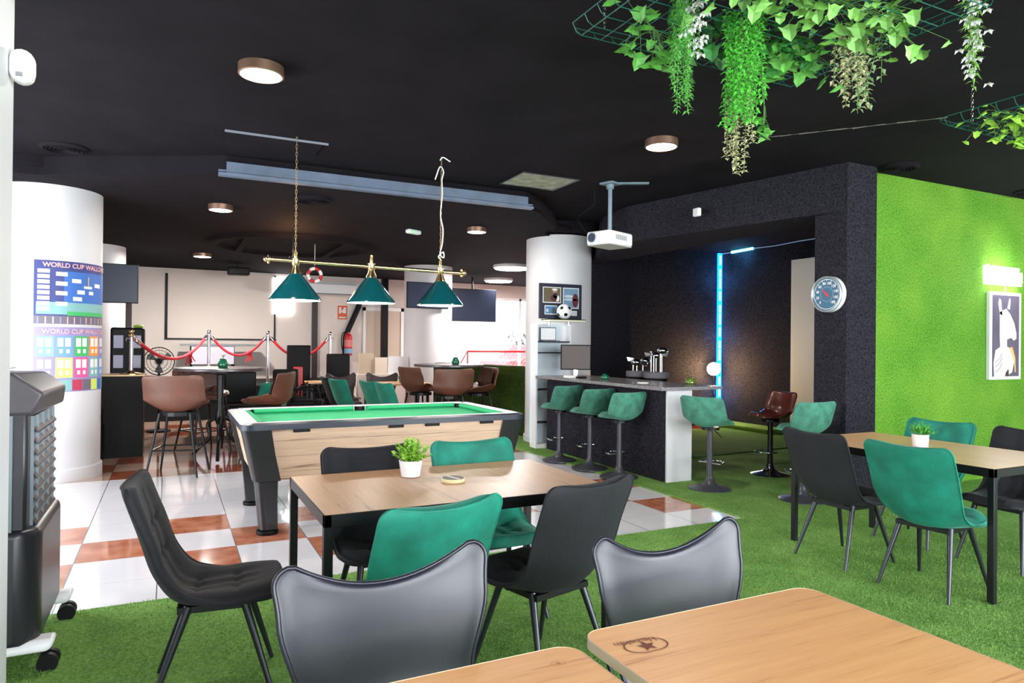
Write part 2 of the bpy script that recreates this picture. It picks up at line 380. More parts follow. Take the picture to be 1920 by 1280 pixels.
struct(B(5.45, 6.6, 9.0, 9.52, 0, ZC), 'pillar_bay', M_BLACKTURF)
struct(B(8.97, 9.1, 4.62, 9.52, 0, ZC), 'wall_bay_right', M_BLACKTURF)
struct(MB().prism([(5.54, 4.3), (5.95, 4.3), (5.95, 4.7), (5.95, 9.0), (5.68, 9.0), (5.68, 8.7), (5.12, 7.6), (5.0, 6.9)], 2.68, ZC-.002), 'beam_soffit', M_BLACKTURF)
struct(B(8.9, 8.97, 7.42, 7.87, 0, 2.81), 'trim_3', M_PAPER, bevel=.004)
# columns with a thin dark joint collar
def column(x, y, z0=0, zt=ZL):
    mb = MB().lathe([(0.48, z0), (0.48, zt+.02), (.0001, zt+.02)], (x, y, 0), 64)
    return struct(mb, 'column', M_WHITE, smooth=True)
c1 = column(-1.13, 8.55); c2 = column(5.13, 8.78); c3 = column(4.66, 13.17); c4 = column(-1.14, 13.1)
struct(MB().lathe([(.5, 0), (.5, .12), (.485, .13), (.48, .13)], (-1.13, 8.55, 0), 64, closed=False), 'baseboard_column', M_WHITE, smooth=True)
struct(MB().lathe([(.5, 0), (.5, .1), (.485, .11), (.48, .11)], (5.13, 8.78, 0), 64), 'baseboard_column', M_WHITE, smooth=True)
# raised collars in the ceiling paint around two columns
struct(MB().lathe([(.74, 2.99), (.74, 3.13), (.47, 3.13), (.47, 2.99)], (5.13, 8.78, 0), 48, closed=True), 'ceiling_collar', M_CEIL, smooth=True)
struct(MB().lathe([(.9, 3.02), (.9, 3.13), (.47, 3.13), (.47, 3.02)], (-1.13, 8.55, 0), 48, closed=True), 'ceiling_collar', M_CEIL, smooth=True)
# large round ceiling recess ring with slanted ribs
mb = MB().lathe([(1.28, 0.0), (1.22, -.045), (1.1, -.05), (1.04, 0.0)], (1.72, 11.35, ZL), 64, closed=True)
mb.box(.95, 1.05, 10.5, 12.2, ZL-.05, ZL); mb.box(2.35, 2.45, 10.5, 12.2, ZL-.05, ZL)
struct(mb, 'ceiling_ring', M_CEIL, smooth=True)
# stage at the back
struct(B(-3.0, 3.5, 13.55, Y1, 0, .6), 'floor_stage', M_BLKPL)
# windows
def window(n, x0, x1, y, z0, z1, nm):
    fr = MB(); fr.box(x0, x1, y-.03, y+.03, z0, z0+.06); fr.box(x0, x1, y-.03, y+.03, z1-.06, z1)
    for i in range(nm+1):
        x = x0+(x1-x0)*i/nm; fr.box(x-.03, x+.03, y-.03, y+.03, z0, z1)
    f = fr.build(n, M_WHITEPL); f['kind'] = 'structure'
    B(x0, x1, y-.004, y+.004, z0, z1).build('window_pane', M_PANE, f)
m = bpy.data.materials.new('window_glass'); m.use_nodes = True; nt = m.node_tree; nt.nodes.clear()
o_ = nt.nodes.new('ShaderNodeOutputMaterial'); t_ = nt.nodes.new('ShaderNodeBsdfTransparent'); g_ = nt.nodes.new('ShaderNodeBsdfGlossy'); x_ = nt.nodes.new('ShaderNodeMixShader')
g_.inputs['Roughness'].default_value = 0.02; x_.inputs[0].default_value = 0.08
nt.links.new(t_.outputs[0], x_.inputs[1]); nt.links.new(g_.outputs[0], x_.inputs[2]); nt.links.new(x_.outputs[0], o_.inputs[0]); M_PANE = m
window('window_1', 5.75, 9.6, Y1+.06, .12, 2.62, 3)
for i, (a, b, k) in enumerate(((-.4, 2.4, 2), (3.8, 7.5, 3), (7.7, 9.8, 2))): window('window_%d' % (i+2), a, b, Y0-.05, .35, 2.85, k)
# outside ground and pale facade seen through the far window
struct(B(2, 16, Y1+.12, 40, -.12, -.02), 'ground_outside', mat('pale_pavement', (205, 200, 198), .8))
mb = B(4, 22, 34, 34.6, -.02, 6); mb.box(4, 22, 33.9, 34, 2.9, 3.1)
struct(mb, 'building_facade_outside', mat('pale_facade', (235, 232, 230), .8))
# doors at the back
d = struct(B(4.16, 5.02, Y1-.05, Y1-.001, 0, 2.18), 'door_1', mat('beige_door', (205, 186, 168), .5), bevel=.004)
B(4.22, 4.96, Y1-.055, Y1-.05, .1, 2.1).build('door_panel', MATS['beige_door'], d)
MB().cyl((4.88, Y1-.055, 1.0), (4.88, Y1-.12, 1.0), .012).box(4.78, 4.89, Y1-.135, Y1-.115, .99, 1.01).build('door_handle', M_CHROME, d)
mb = MB(); mb.box(5.02, 5.1, Y1-.07, Y1-.001, 0, 2.26); mb.box(4.1, 4.16, Y1-.07, Y1-.001, 0, 2.26); mb.box(4.1, 5.1, Y1-.07, Y1-.001, 2.18, 2.26)
struct(mb, 'trim_4', M_WHITEPL)
# dark steel uprights and slanted brace on the back wall
M_DKBR = mat('dark_brown_steel', (52, 38, 38), .5)
mb = MB()
for x, z0, z1 in ((-.76, .6, 2.35), (2.98, .6, 2.85)): mb.box(x-.06, x+.06, Y1-.09, Y1-.001, z0, z1)
struct(mb, 'trim_5', M_DKBR)
struct(B(4.48, 4.62, Y1-.35, Y1-.2, 0, ZL), 'trim_6', M_BLKPL)
struct(MB().tube([(4.02, Y1-.1, 2.4), (3.98, Y1-.1, 2.27), (3.74, Y1-.1, 1.72), (3.68, Y1-.1, 1.55), (3.66, Y1-.1, .9), (3.66, Y1-.1, .02)], .065, 10), 'trim_7', M_BLKPL, smooth=True)
struct(B(2.7, 4.0, Y1-.1, Y1-.001, 2.74, 2.8), 'trim_8', M_WHITEPL)
# turf covered half wall by the bar column
a, b = Vector((4.3, 11.6, 0)), Vector((5.0, 9.3, 0)); t = (b-a).normalized(); nn = Vector((t.y, -t.x, 0))*.12
mb = MB().prism([tuple((p+s*nn)[:2]) for p, s in ((a, 1), (b, 1), (b, -1), (a, -1))], 0, 1.08)
struct(mb, 'partition_wall_turf', M_TURFD, bevel=.05, seg=4)
# carpet of artificial grass: L shape over the tiles
pts = [(-.39, -2.9), (9.99, -2.9), (9.99, 4.4), (5.95, 4.4), (5.95, 4.27), (5.54, 4.27), (5.54, 4.62), (8.97, 4.62), (8.97, 9.0), (6.6, 9.0), (5.4, 9.0), (5.3, 9.3), (4.6, 9.6), (4.25, 9.6), (4.25, 4.2), (-2.9, 4.2), (-2.9, 2.3), (-.39, 2.3)]
carpet = MB().prism(pts, 0.001, .016).build('grass_carpet', M_TURF)
tag(carpet, 'green artificial grass carpet laid over the tiles on the near and right floor', 'carpet')
def blades(n, x0, x1, y0, y1, hgt, wid, seed):
    rnd = random.Random(seed); vs = []; fs = []
    for i in range(n):
        x = rnd.uniform(x0, x1); y = y0+(y1-y0)*rnd.random()
        if x < -.4 and y < 2.35: continue
        a = rnd.uniform(0, 2*PI); dx, dy = math.cos(a)*wid, math.sin(a)*wid; h = hgt*rnd.uniform(.6, 1.2)
        lx, ly = rnd.uniform(-.5, .5)*h, rnd.uniform(-.5, .5)*h; k = len(vs)
        vs += [(x-dx, y-dy, .015), (x+dx, y+dy, .015), (x+lx, y+ly, .015+h)]; fs.append((k, k+1, k+2))
    me = bpy.data.meshes.new('grass_blades'); me.from_pydata(vs, [], fs); o = bpy.data.objects.new('grass_blades', me); COL.objects.link(o)
    me.materials.append(M_TURF); o.parent = carpet; o['kind'] = 'stuff'; return o
blades(70000, -1.2, 5.5, 1.7, 4.2, .016, .0016, 3)
# putting strip in the bay
tag(MB().prism([(5.9, 6.7), (8.6, 6.9), (8.6, 8.9), (6.5, 8.7)], .017, .03).build('putting_mat', turf('mat_green', (60, 104, 40), (96, 136, 66), 120)), 'low green golf putting mat on the turf inside the dark bay', 'mat')
tag(B(8.5, 8.95, 7.95, 9.45, .017, .1).build('turf_step', M_TURF, bevel=.02), 'low turf covered step along the dark bay wall under the blue strip', 'step')

# ================================================================ CEILING FITTINGS
def lathe_part(prof, name, m, parent, n=40, closed=False): return MB().lathe(prof, (0, 0, 0), n, closed).build(name, m, parent, smooth=40)
def downlight(x, y, z, label, r=.13, pw=22):
    t = thing('ceiling_light', label, 'ceiling light', (x, y, z), 0, 'round ceiling lights')
    lathe_part([(r, 0), (r, -.055), (r-.012, -.06), (r-.012, 0)], 'rim', M_STEELRIM, t, closed=True)
    lathe_part([(.001, -.045), (r-.012, -.045), (r-.012, -.056), (r*.6, -.064), (.001, -.066)], 'diffuser', M_LAMPON, t)
    l = area('ceiling_light_lamp', (x, y, z-.075), (x, y, 0), .2, .2, pw, (1, .95, .88)); return t
M_STEELRIM = mat('brushed_copper_steel', (178, 142, 120), .3, metal=.8)
downlight(.49, 4.5, ZC, 'nearest round steel ceiling light, left, above the black chair side of the room', .135)
downlight(3.63, 4.55, ZC, 'round steel ceiling light beside the hanging greenery, in front of the projector', .135)
downlight(.5, 8.4, ZL, 'round ceiling light beyond the blue grey step, left of the lamp chain', .13)
downlight(3.62, 8.35, ZL, 'round ceiling light above the far right, right of the white emergency lamp', .13)
downlight(.5, 13.2, ZL, 'small far round ceiling light over the back stage rope', .15, 170)
def bigring(x, y, z, r, label):
    t = thing('round_panel_light', label, 'ceiling light', (x, y, z))
    lathe_part([(r, 0), (r, -.05), (r-.03, -.06), (r-.03, 0)], 'rim', M_WHITEPL, t, closed=True)
    lathe_part([(.001, -.05), (r-.03, -.05), (r-.04, -.075), (.001, -.08)], 'diffuser', M_LAMPON, t)
bigring(5.95, 12.0, ZL, .36, 'large bright round panel light on the ceiling left of the bar column')
bigring(6.9, 14.6, ZL, .34, 'farther bright round panel light low above the glowing window')
area('panel_lamp', (5.95, 12.0, 2.86), (5.95, 12, 0), .5, .5, 160, (1, .95, .93)); area('panel_lamp', (6.9, 14.6, 2.86), (6.9, 14.6, 0), .5, .5, 90, (1, .95, .93))
def vent(x, y, z, r, label, rz=0):
    t = thing('ceiling_vent', label, 'air vent', (x, y, z), rz, 'round ceiling vents')
    lathe_part([(r, 0), (r, -.012), (r*.82, -.03), (r*.8, 0)], 'vent_ring', M_CEIL, t, closed=True)
    for k in range(4):
        q = r*(.66-.16*k); lathe_part([(q, -.004), (q+.018, -.03), (q+.012, -.032), (q-.006, -.004)], 'louvre', M_CEIL, t, closed=True)
    MB().cyl((0, 0, -.003), (0, 0, -.001), r*.82).build('backing', mat('dark_duct', (12, 12, 14), .8), t)
vent(1.36, 7.55, ZL, .2, 'round louvred vent beside the left lamp chain')
vent(-.85, 7.2, ZC, .19, 'faint round vent at far left above the white column')
vent(6.1, 4.15, ZC, .17, 'round vent right above the left edge of the green wall')
vent(8.3, 4.1, ZC, .2, 'round vent near the right end of the green wall top')
# slot vent frame and light filter panel
t = thing('slot_vent', 'long dark slot vent with a thin pale edge by the left lamp chain', 'air vent', (.78, 6.2, ZC))
B(-.38, .38, -.2, .2, -.012, -.001).build('vent_panel', M_CEIL, t)
B(-.4, .42, -.235, -.222, -.018, -.001).build('edge_strip', mat('pale_metal_strip', (140, 144, 156), .4, metal=.5), t)
t = thing('ceiling_access_panel', 'pale square filter panel set in the ceiling between lamps and projector', 'ceiling panel', (3.42, 6.28, ZC))
B(-.31, .31, -.26, .26, -.01, -.001).build('filter_mesh', mat('dusty_filter', (150, 152, 132), .8, var=.35, vscale=9), t)
mb = MB()
for a in ((-.33, .33, -.28, -.26), (-.33, .33, .26, .28), (-.33, -.31, -.26, .26), (.31, .33, -.26, .26)): mb.box(*a, -.014, -.001)
mb.build('frame', M_STEELLEG, t)
# emergency light, sensors
t = thing('emergency_light', 'small white emergency light on the lowered ceiling', 'emergency light', (2.93, 8.9, ZL), .4)
B(-.11, .11, -.045, .045, -.06, -.001).build('housing', M_WHITEPL, t, bevel=.02); B(-.08, .02, -.047, -.043, -.05, -.02).build('sign_face', mat('pale_green_face', (160, 220, 170), .5, emit=.5), t)
t = thing('motion_sensor', 'white motion sensor on the dark soffit right of the projector', 'sensor', (5.1, 5.75, 2.86), 0)
B(-.05, .0, -.045, .045, -.045, .045).build('housing', M_WHITEPL, t, bevel=.012); B(.0, .08, -.02, .02, 0, .04).build('bracket', M_BLKPL, t)
# sensor and fitting on the white left wall end
t = thing('alarm_sensor', 'white rounded alarm sensor fixed on the near left white wall', 'sensor', (-.39, 2.24, 2.15))
B(0, .058, -.035, .04, -.045, .045).build('housing', M_WHITEPL, t, bevel=.03, seg=4); B(.02, .035, -.038, -.034, -.035, -.025).build('lens', M_GREYPL, t)
tag(B(-.39, -.285, 1.9, 2.22, 2.335, 2.42).build('cable_trunking', M_WHITEPL, bevel=.01), 'white cable trunking at the top of the near left wall', 'trunking')

# ================================================================ PROJECTOR
t = thing('projector', 'white projector hanging from a grey ceiling pole over the room', 'projector', (4.12, 6.0, 2.455), math.radians(-70))
MB().box(-.15, .15, -.21, .21, 0, .14).build('body', M_WHITEPL, t, bevel=.025, seg=3)
B(-.14, .14, -.2, .2, -.006, 0).build('base_plate', mat('warm_grey_plastic', (190, 188, 182), .5), t)
lens = MB().cyl((-.06, -.21, .07), (-.06, -.235, .07), .05).build('lens', M_CHROME, t, smooth=True)
MB().cyl((-.06, -.236, .07), (-.06, -.24, .07), .038).build('lens_glass', M_SCREEN, lens)
mb = MB()
for k in range(9): mb.box(.148, .153, -.1+k*.022, -.09+k*.022, .05, .1)
mb.build('grille', M_GREYPL, t)
MB().cyl((0, 0, .13), (0, 0, .655), .022).build('pole', mat('grey_painted_steel', (120, 138, 150), .4), t, smooth=True)
mb = B(-.08, .08, -.08, .08, .645, .664); mb.cyl((0, 0, .6), (0, 0, .65), .04); mb.box(.05, .4, -.03, .03, .65, .664, rz=.7, c=(0, 0)); mb.build('ceiling_bracket', MATS['grey_painted_steel'], t)
for k, (dx, dy) in enumerate(((-.35, .1), (-.2, -.05))):
    mb = MB().tube(catmull([(-.12, -.2, .1), (-.2+dx*.2, -.22, .3), (dx*.9, dy, .45), (-.08+dx*.4, dy, .6), (-.05, 0, .655)], 8), .004, 6); mb.build('cable', M_BLKPL, t)

# ================================================================ BILLIARD LAMP
t = thing('billiard_lamp', 'brass bar billiard lamp with three green shades over the pool table', 'lamp', (1.56, 5.88, 2.08))
MB().cyl((-.84, 0, .012), (.84, 0, -.012), .017).build('brass_bar', M_BRASS, t, smooth=True)
for x in (-.84, .84):
    s = -1 if x < 0 else 1
    MB().cyl((x, 0, -.01*s), (x+.012*s, 0, -.01*s), .036).sphere((x+.025*s, 0, -.01*s), .024).build('finial', M_BRASS, t, smooth=40)
for i, x in enumerate((-.635, 0, .635)):
    mb = MB().lathe([(.001, .10), (.010, .10), (.014, .08), (.014, .03), (.03, .025), (.03, -.02), (.024, -.03), (.032, -.06), (.044, -.085), (.05, -.11), (.001, -.11)], (x, 0, 0), 20)
    mb.build('fitting', M_BRASS, t, smooth=40)
    sh = MB().lathe([(.05, -.10), (.06, -.115), (.205, -.3), (.21, -.315), (.205, -.318)], (x, 0, 0), 48); sh.f = [f for f in sh.f if len(f) == 4]
    s = sh.build('lamp_shade', M_SHADE, t, smooth=60)
    q = MB().lathe([(.045, -.106), (.056, -.12), (.2, -.302), (.205, -.317)], (x, 0, 0), 48); q.f = [f for f in q.f if len(f) == 4]
    q.build('shade_lining', M_SHADEIN, s, smooth=True)
    MB().sphere((x, 0, -.25), .045, 14, 8).build('bulb', M_BULB, s, smooth=True)
    l = point('billiard_lamp_bulb_light', (1.56+x, 5.88, 1.76), 9, (1, .95, .86), .05)
M_CHAIN = mat('aged_brass', (176, 150, 110), .35, metal=.8)
def chain(z0, z1, x, y, n, r=.007):
    mb = MB(); L = (z1-z0)/n
    for i in range(n):
        c = z0+L*(i+.5); pts = []
        for k in range(10):
            a = 2*PI*k/10; h = math.sin(a)*L*.62; q = math.cos(a)*r
            pts.append((x+(q if i % 2 else 0), y+(0 if i % 2 else q), c+h))
        mb.tube(pts, .0019, 5, closed=True)
    return mb
chain(.1, 1.03, -.635, 0, 30).build('chain', M_CHAIN, t, smooth=True)
chain(.1, 1.03, .635, 0, 30).build('chain', M_CHAIN, t, smooth=True)
MB().tube(catmull([(.635, 0, .1), (.62, .01, .13), (.66, 0, .17), (.665, 0, .12), (.63, 0, .15), (.65, 0, .25), (.655, 0, .38), (.632, 0, .5), (.645, 0, .7), (.64, 0, .82), (.655, 0, .9), (.62, 0, .94), (.575, 0, .82)], 8), .006, 8).build('cord', M_WHITEPL, t, smooth=True)
MB().tube(catmull([(.62, 0, 1.0), (.65, 0, 1.03), (.72, 0, 1.0)], 6), .006, 8).build('cord', M_WHITEPL, t, smooth=True)

# ================================================================ POOL TABLE
PX, PY = 1.605, 5.885; A, Bq, H = 1.115, .635, .83
t = thing('pool_table', 'pool table with green cloth, white rails and knotty wood side panels', 'pool table', (PX, PY, 0))
# bed
B(-A+.1, A-.1, -Bq+.1, Bq-.1, H-.09, H-.045).build('cloth_bed', M_FELT, t)
def rail(x0, x1, y0, y1): return B(x0, x1, y0, y1, H-.048, H)
M_RAIL = mat('white_rail_laminate', (240, 238, 240), .25)
for a in ((-A+.06, A-.06, -Bq, -Bq+.1), (-A+.06, A-.06, Bq-.1, Bq), (-A, -A+.1, -Bq+.06, Bq-.06), (A-.1, A, -Bq+.06, Bq-.06)):
    rail(*a).build('rail', M_RAIL, t, bevel=.008)
def cushion(p, q, inn):
    p = Vector(p); q = Vector(q); d = (q-p).normalized(); n = Vector(inn)
    vs = []
    for e, k in ((p, 1), (q, -1)):
        a = e+d*k*.02
        vs += [e+Vector((0, 0, H-.002)), a+n*.045+Vector((0, 0, H-.01)), a+n*.05+Vector((0, 0, H-.025)), a+n*.03+Vector((0, 0, H-.05)), e+Vector((0, 0, H-.05))]
    fs = [(i, (i+1) % 5, 5+(i+1) % 5, 5+i) for i in range(5)]+[(4, 3, 2, 1, 0), (5, 6, 7, 8, 9)]
    MB().add(vs, fs).build('cushion', M_FELT, t)
xi, yi, g = A-.1, Bq-.1, .06
for s in (-1, 1):
    for a, b in ((-xi+g, -.055), (.055, xi-g)): cushion((a, s*yi, 0), (b, s*yi, 0), (0, -s, 0))
    cushion((s*xi, -yi+g, 0), (s*xi, yi-g, 0), (-s, 0, 0))
for x in (-xi, 0, xi):
    for s in (-1, 1):
        mb = MB().lathe([(.052, .0), (.058, .008), (.058, -.06), (.05, -.06)], (x*(.985), s*(yi+(.03 if x == 0 else -.01)), H-.012), 24, closed=True)
        mb.lathe([(.001, -.05), (.054, -.05), (.054, -.06), (.001, -.06)], (x*.985, s*(yi+(.03 if x == 0 else -.01)), H-.012), 24)
        mb.build('pocket', M_BLKPL, t, smooth=40)
# black edge band with rounded corners
def rrect(a, b, r, n=8):
    out = []
    for cx, cy, a0 in ((a-r, b-r, 0), (-a+r, b-r, 90), (-a+r, -b+r, 180), (a-r, -b+r, 270)):
        out += [(cx+r*math.cos(math.radians(a0+90*k/n)), cy+r*math.sin(math.radians(a0+90*k/n))) for k in range(n+1)]
    return out
o1, o2 = rrect(A+.03, Bq+.03, .1), rrect(A-.005, Bq-.005, .07); n = len(o1)
M_BAND = mat('dark_blue_grey_band', (44, 48, 62), .3)
vs = [(x, y, H-.05) for x, y in o1]+[(x, y, H-.008) for x, y in o1]+[(x, y, H+.003) for x, y in o2]+[(x, y, H-.05) for x, y in o2]
fs = [(k*n+i, k*n+(i+1) % n, ((k+1) % 4)*n+(i+1) % n, ((k+1) % 4)*n+i) for k in range(4) for i in range(n)]
MB().add(vs, fs).build('edge_band', M_BAND, t, smooth=50)
# body panels (tapering down)
def panel(pts, name='side_panel', m=M_WOODP): return MB().add(pts, [(0, 1, 2, 3), (7, 6, 5, 4), (0, 4, 5, 1), (1, 5, 6, 2), (2, 6, 7, 3), (3, 7, 4, 0)]).build(name, m, t)
zt, zb = H-.05, .40
for s in (-1, 1):
    y1, y2 = s*(Bq-.01), s*(Bq-.06)
    panel([(-.98, y1, zt), (.98, y1, zt), (.93, y2, zb), (-.93, y2, zb)]+[(-.98, y1-s*.03, zt), (.98, y1-s*.03, zt), (.93, y2-s*.03, zb), (-.93, y2-s*.03, zb)])
    x1, x2 = s*(A-.01), s*(A-.1)
    panel([(x1, -.5, zt), (x1, .5, zt), (x2, .46, zb), (x2, -.46, zb)]+[(x1-s*.03, -.5, zt), (x1-s*.03, .5, zt), (x2-s*.03, .46, zb), (x2-s*.03, -.46, zb)], 'end_panel')
B(-.9, .9, -.5, .5, .42, H-.1).build('cabinet', M_BLKPL, t)
# corner legs: large moulded black plastic, tapering, rounded outside corner
for sx in (-1, 1):
    for sy in (-1, 1):
        vs = []; prof = [(H-.05, 0, .2, .17), (.6, .04, .19, .16), (.40, .085, .19, .15), (.395, .10, .155, .15), (.2, .12, .135, .14), (.04, .135, .125, .13)]
        for z, ins, wx, wy in prof:
            cx, cy = sx*(A+.02-ins), sy*(Bq+.015-ins*.55)
            rr = .05
            pts = [(0, 0)]+[]
            ring = [(wx, 0), (wx, wy), (0, wy)]+[(rr-rr*math.cos(math.radians(a)), rr-rr*math.sin(math.radians(a))) for a in (0, 18, 36, 54, 72, 90)]
            vs += [(cx-sx*px, cy-sy*py, z) for px, py in ring]
        n = 9; fs = [(i*n+k, i*n+(k+1) % n, (i+1)*n+(k+1) % n, (i+1)*n+k) for i in range(len(prof)-1) for k in range(n)]+[tuple(range(n)), tuple(range((len(prof)-1)*n, len(prof)*n))]
        lg = MB().add(vs, fs).build('leg', mat('moulded_black_leg', (30, 30, 34), .32), t, smooth=35)
        cx, cy = sx*(A+.02-.135-.06), sy*(Bq+.015-.075-.065)
        MB().lathe([(.001, 0), (.075, 0), (.08, .01), (.078, .028), (.05, .04), (.001, .04)], (cx, cy, 0), 24).build('levelling_foot', M_BLKPL, lg, smooth=40)
for x in (-.72, 0.0, .3, .78): B(x-.06, x+.06, -Bq-.012, -Bq+.01, H-.075, H-.05).build('clip', M_BLKPL, t, bevel=.004)
# ================================================================ CHAIRS
def dining_proto(name, fabric, label, group):
    t = thing(name, label, 'chair', (0, 0, 0), 0, group)
    def tuft(u, s):
        d = 0
        for c in (-.36, 0, .36): d += .009*math.exp(-((u-c)/.05)**2)*(1 if .12 < s < .95 else 0)
        for c in (.2, .36, .66, .8): d += .007*math.exp(-((s-c)/.012)**2)*(1 if abs(u) < .75 else 0)
        for c in (-.36, 0, .36):
            for e in (.2, .36, .66, .8): d += .012*math.exp(-((u-c)/.07)**2-((s-e)/.016)**2)
        return d
    rings, ts = shell([(.275, .42), (.18, .40), (-.03, .38), (-.14, .405), (-.215, .51), (-.27, .68), (-.33, .865)],
                      [(0, .205), (.2, .235), (.5, .235), (.7, .25), (1, .252)], [(0, .01), (.2, .03), (.45, .075), (.7, .055), (1, .04)], .055, .09, .05, nu=28, tuft=tuft, dip=.008)
    split_shell(rings, ts, .47, t, fabric, fabric)
    k = min(range(len(ts)), key=lambda i: abs(ts[i]-.47)); h = len(rings[0])//2
    edge = [r[0] for r in rings[3:-1]]+[rings[-1][i] for i in range(1, h-1)]+[r[h-1] for r in rings[-2:2:-1]]
    MB().tube(edge, .0045, 6).build('piping', fabric, t, smooth=True)
    B(-.15, .15, -.12, .14, .375, .4).build('seat_frame', M_BLKMET, t)
    for x in (-1, 1):
        MB().cyl((x*.14, .12, .4), (x*.2, .235, .016), .017, .009, 14).build('leg', M_STEELLEG, t, smooth=40)
        MB().cyl((x*.14, -.08, .4), (x*.2, -.215, .016), .017, .009, 14).build('leg', M_STEELLEG, t, smooth=40)
    return t
FX = (1, 0); NX = (-1, 0); FY = (0, 1); NY = (0, -1)
G1, G2 = 'velvet chairs around the near oak table', 'velvet chairs around the right oak table'
gp = dining_proto('dining_chair', M_VELG, 'green velvet chair with its back to the camera at the near oak table', G1)
gp.location = (.795, 2.5, 0); gp.rotation_euler.z = face_dir(-.22, 1)
dup(gp, (1.55, 3.31, 0), face_dir(.03, -1), 'green tufted velvet chair on the far side of the near oak table')
dup(gp, (4.03, 2.52, 0), face_dir(1, .08), 'green velvet chair with its back to the left at the right oak table', G2)
dup(gp, (4.95, 3.2, 0), face_dir(-1, -.05), 'green velvet chair behind the right table by the green wall and potted plant', G2)
bp = dining_proto('dining_chair', M_VELB, 'black velvet chair seen side on at the left end of the near oak table', G1)
bp.location = (.17, 3.05, 0); bp.rotation_euler.z = face_dir(1, -.1)
dup(bp, (1.46, 2.6, 0), face_dir(-.25, 1), 'black velvet chair with its back to the camera at the near table corner')
dup(bp, (.95, 3.3, 0), face_dir(0, -1), 'black velvet chair on the far side of the near table behind the potted plant')
dup(bp, (4.03, 3.12, 0), face_dir(1, -.04), 'black velvet chair with its back to the left at the right oak table', G2)
dup(bp, (4.97, 2.6, 0), face_dir(-1, 0), 'black velvet chair cut by the right photo edge behind the right oak table', G2)
# far green and black ones of the same kind
G3 = 'velvet chairs around the far low table'
dup(gp, (2.5, 10.4, 0), face_dir(1, .35), 'far dark green chair, leftmost of three behind the pool table', G3)
dup(gp, (2.82, 9.8, 0), face_dir(1, .25), 'far green chair, middle of three just behind the pool table centre pocket', G3)
dup(gp, (2.9, 9.3, 0), face_dir(1, .25), 'far green chair, rightmost of three just left of the brown tub stools', G3)
dup(gp, (1.15, 9.9, 0), face_dir(-.6, 1), 'far dark green chair between the left high table and the brown tub stool', G3)
dup(bp, (2.5, 11.05, 0), face_dir(1, .2), 'far black velvet chair left of the row of green chairs', G3)

def shell_chair(name, m, label, group):
    t = thing(name, label, 'chair', (0, 0, 0), 0, group)
    rings, ts = shell([(.22, .43), (.15, .455), (-.02, .44), (-.14, .452), (-.185, .53), (-.205, .68), (-.238, .875)],
                      [(0, .2), (.25, .225), (.48, .21), (.6, .225), (.85, .272), (1, .285)], [(0, .0), (.3, .01), (.5, .03), (.8, .042), (1, .035)], .014, .06, .05, nu=24, dip=.075, cexp=2)
    split_shell(rings, ts, .49, t, m, m)
    h = len(rings[0])//2
    edge = [(r[0]+r[-1])/2 for r in rings[3:-1]]+[(rings[-1][i]+rings[-1][-1-i])/2 for i in range(1, h-1)]+[(r[h-1]+r[h])/2 for r in rings[-2:2:-1]]
    MB().tube(edge, .006, 8).build('edge_piping', m, t, smooth=True)
    for x in (-1, 1):
        MB().tube([(x*.12, .12, .44), (x*.17, .16, .42), (x*.19, .19, .2), (x*.2, .21, .016)], .011, 10).build('leg', M_STEELLEG, t, smooth=True)
        MB().tube([(x*.12, -.08, .44), (x*.17, -.14, .42), (x*.19, -.18, .2), (x*.2, -.2, .016)], .011, 10).build('leg', M_STEELLEG, t, smooth=True)
    MB().tube([(-.15, .12, .425), (.15, .12, .425)], .01, 8).tube([(-.15, -.1, .425), (.15, -.1, .425)], .01, 8).build('seat_frame', M_STEELLEG, t, smooth=True)
    return t
sp = shell_chair('shell_chair', M_LEATHB, 'black glossy shell chair facing the camera behind the bottom left tabletop', 'black shell chairs at the nearest tables')
sp.location = (.515, 1.52, 0); sp.rotation_euler.z = face_dir(.05, -1)
dup(sp, (1.345, 1.42, 0), face_dir(.05, -1), 'black shell chair with bright reflections behind the bottom right tabletop')
sq = shell_chair('shell_chair', mat('grey_brown_shell', (66, 54, 56), .25), 'far grey brown shell chair with a shiny back in front of white cards', 'far shell chairs')
sq.location = (3.4, 11.95, 0); sq.rotation_euler.z = face_dir(-.2, -1)
dup(sq, (2.75, 12.0, 0), face_dir(.2, -1), 'far grey brown shell chair partly behind a rope post and black chair')

# ---- green bar stools
def bar_stool(name, m, label, group, base_m):
    t = thing(name, label, 'bar stool', (0, 0, 0), 0, group)
    rings, ts = shell([(.215, .665), (.14, .645), (-.02, .628), (-.14, .64), (-.185, .72), (-.2, .82), (-.212, .925)],
                      [(0, .16), (.2, .205), (.45, .235), (.7, .252), (1, .245)], [(0, .0), (.2, .02), (.45, .09), (.7, .085), (1, .05)], .045, .1, .045, nu=24, cexp=2)
    split_shell(rings, ts, .5, t, m, m)
    MB().lathe([(.001, .6), (.09, .6), (.09, .625), (.001, .63)], n=24).build('swivel_plate', M_BLKMET, t, smooth=40)
    MB().cyl((0, 0, .04), (0, 0, .61), .03, .026, 20).build('pole', base_m, t, smooth=40)
    MB().lathe([(.001, 0), (.205, 0), (.205, .008), (.17, .022), (.09, .04), (.05, .065), (.034, .11), (.031, .12)], (0, 0, .016), 40).build('base', base_m, t, smooth=50)
    MB().tube([(.03, 0, .27), (.12, 0, .27)]+[(.12*math.cos(a), .17*math.sin(a)+.0, .27) for a in [i*PI/12 for i in range(1, 12)]]+[(-.12, 0, .27), (-.03, 0, .27)], .009, 8).build('footrest', M_CHROME, t, smooth=True)
    MB().tube([(.02, .02, .6), (.12, -.06, .58), (.19, -.1, .55)], .005, 6).build('lever', M_BLKMET, t, smooth=True)
    return t
M_STPOLE = mat('grey_powder_coated_steel', (74, 74, 82), .35, metal=.4)
GS = 'green velvet bar stools'
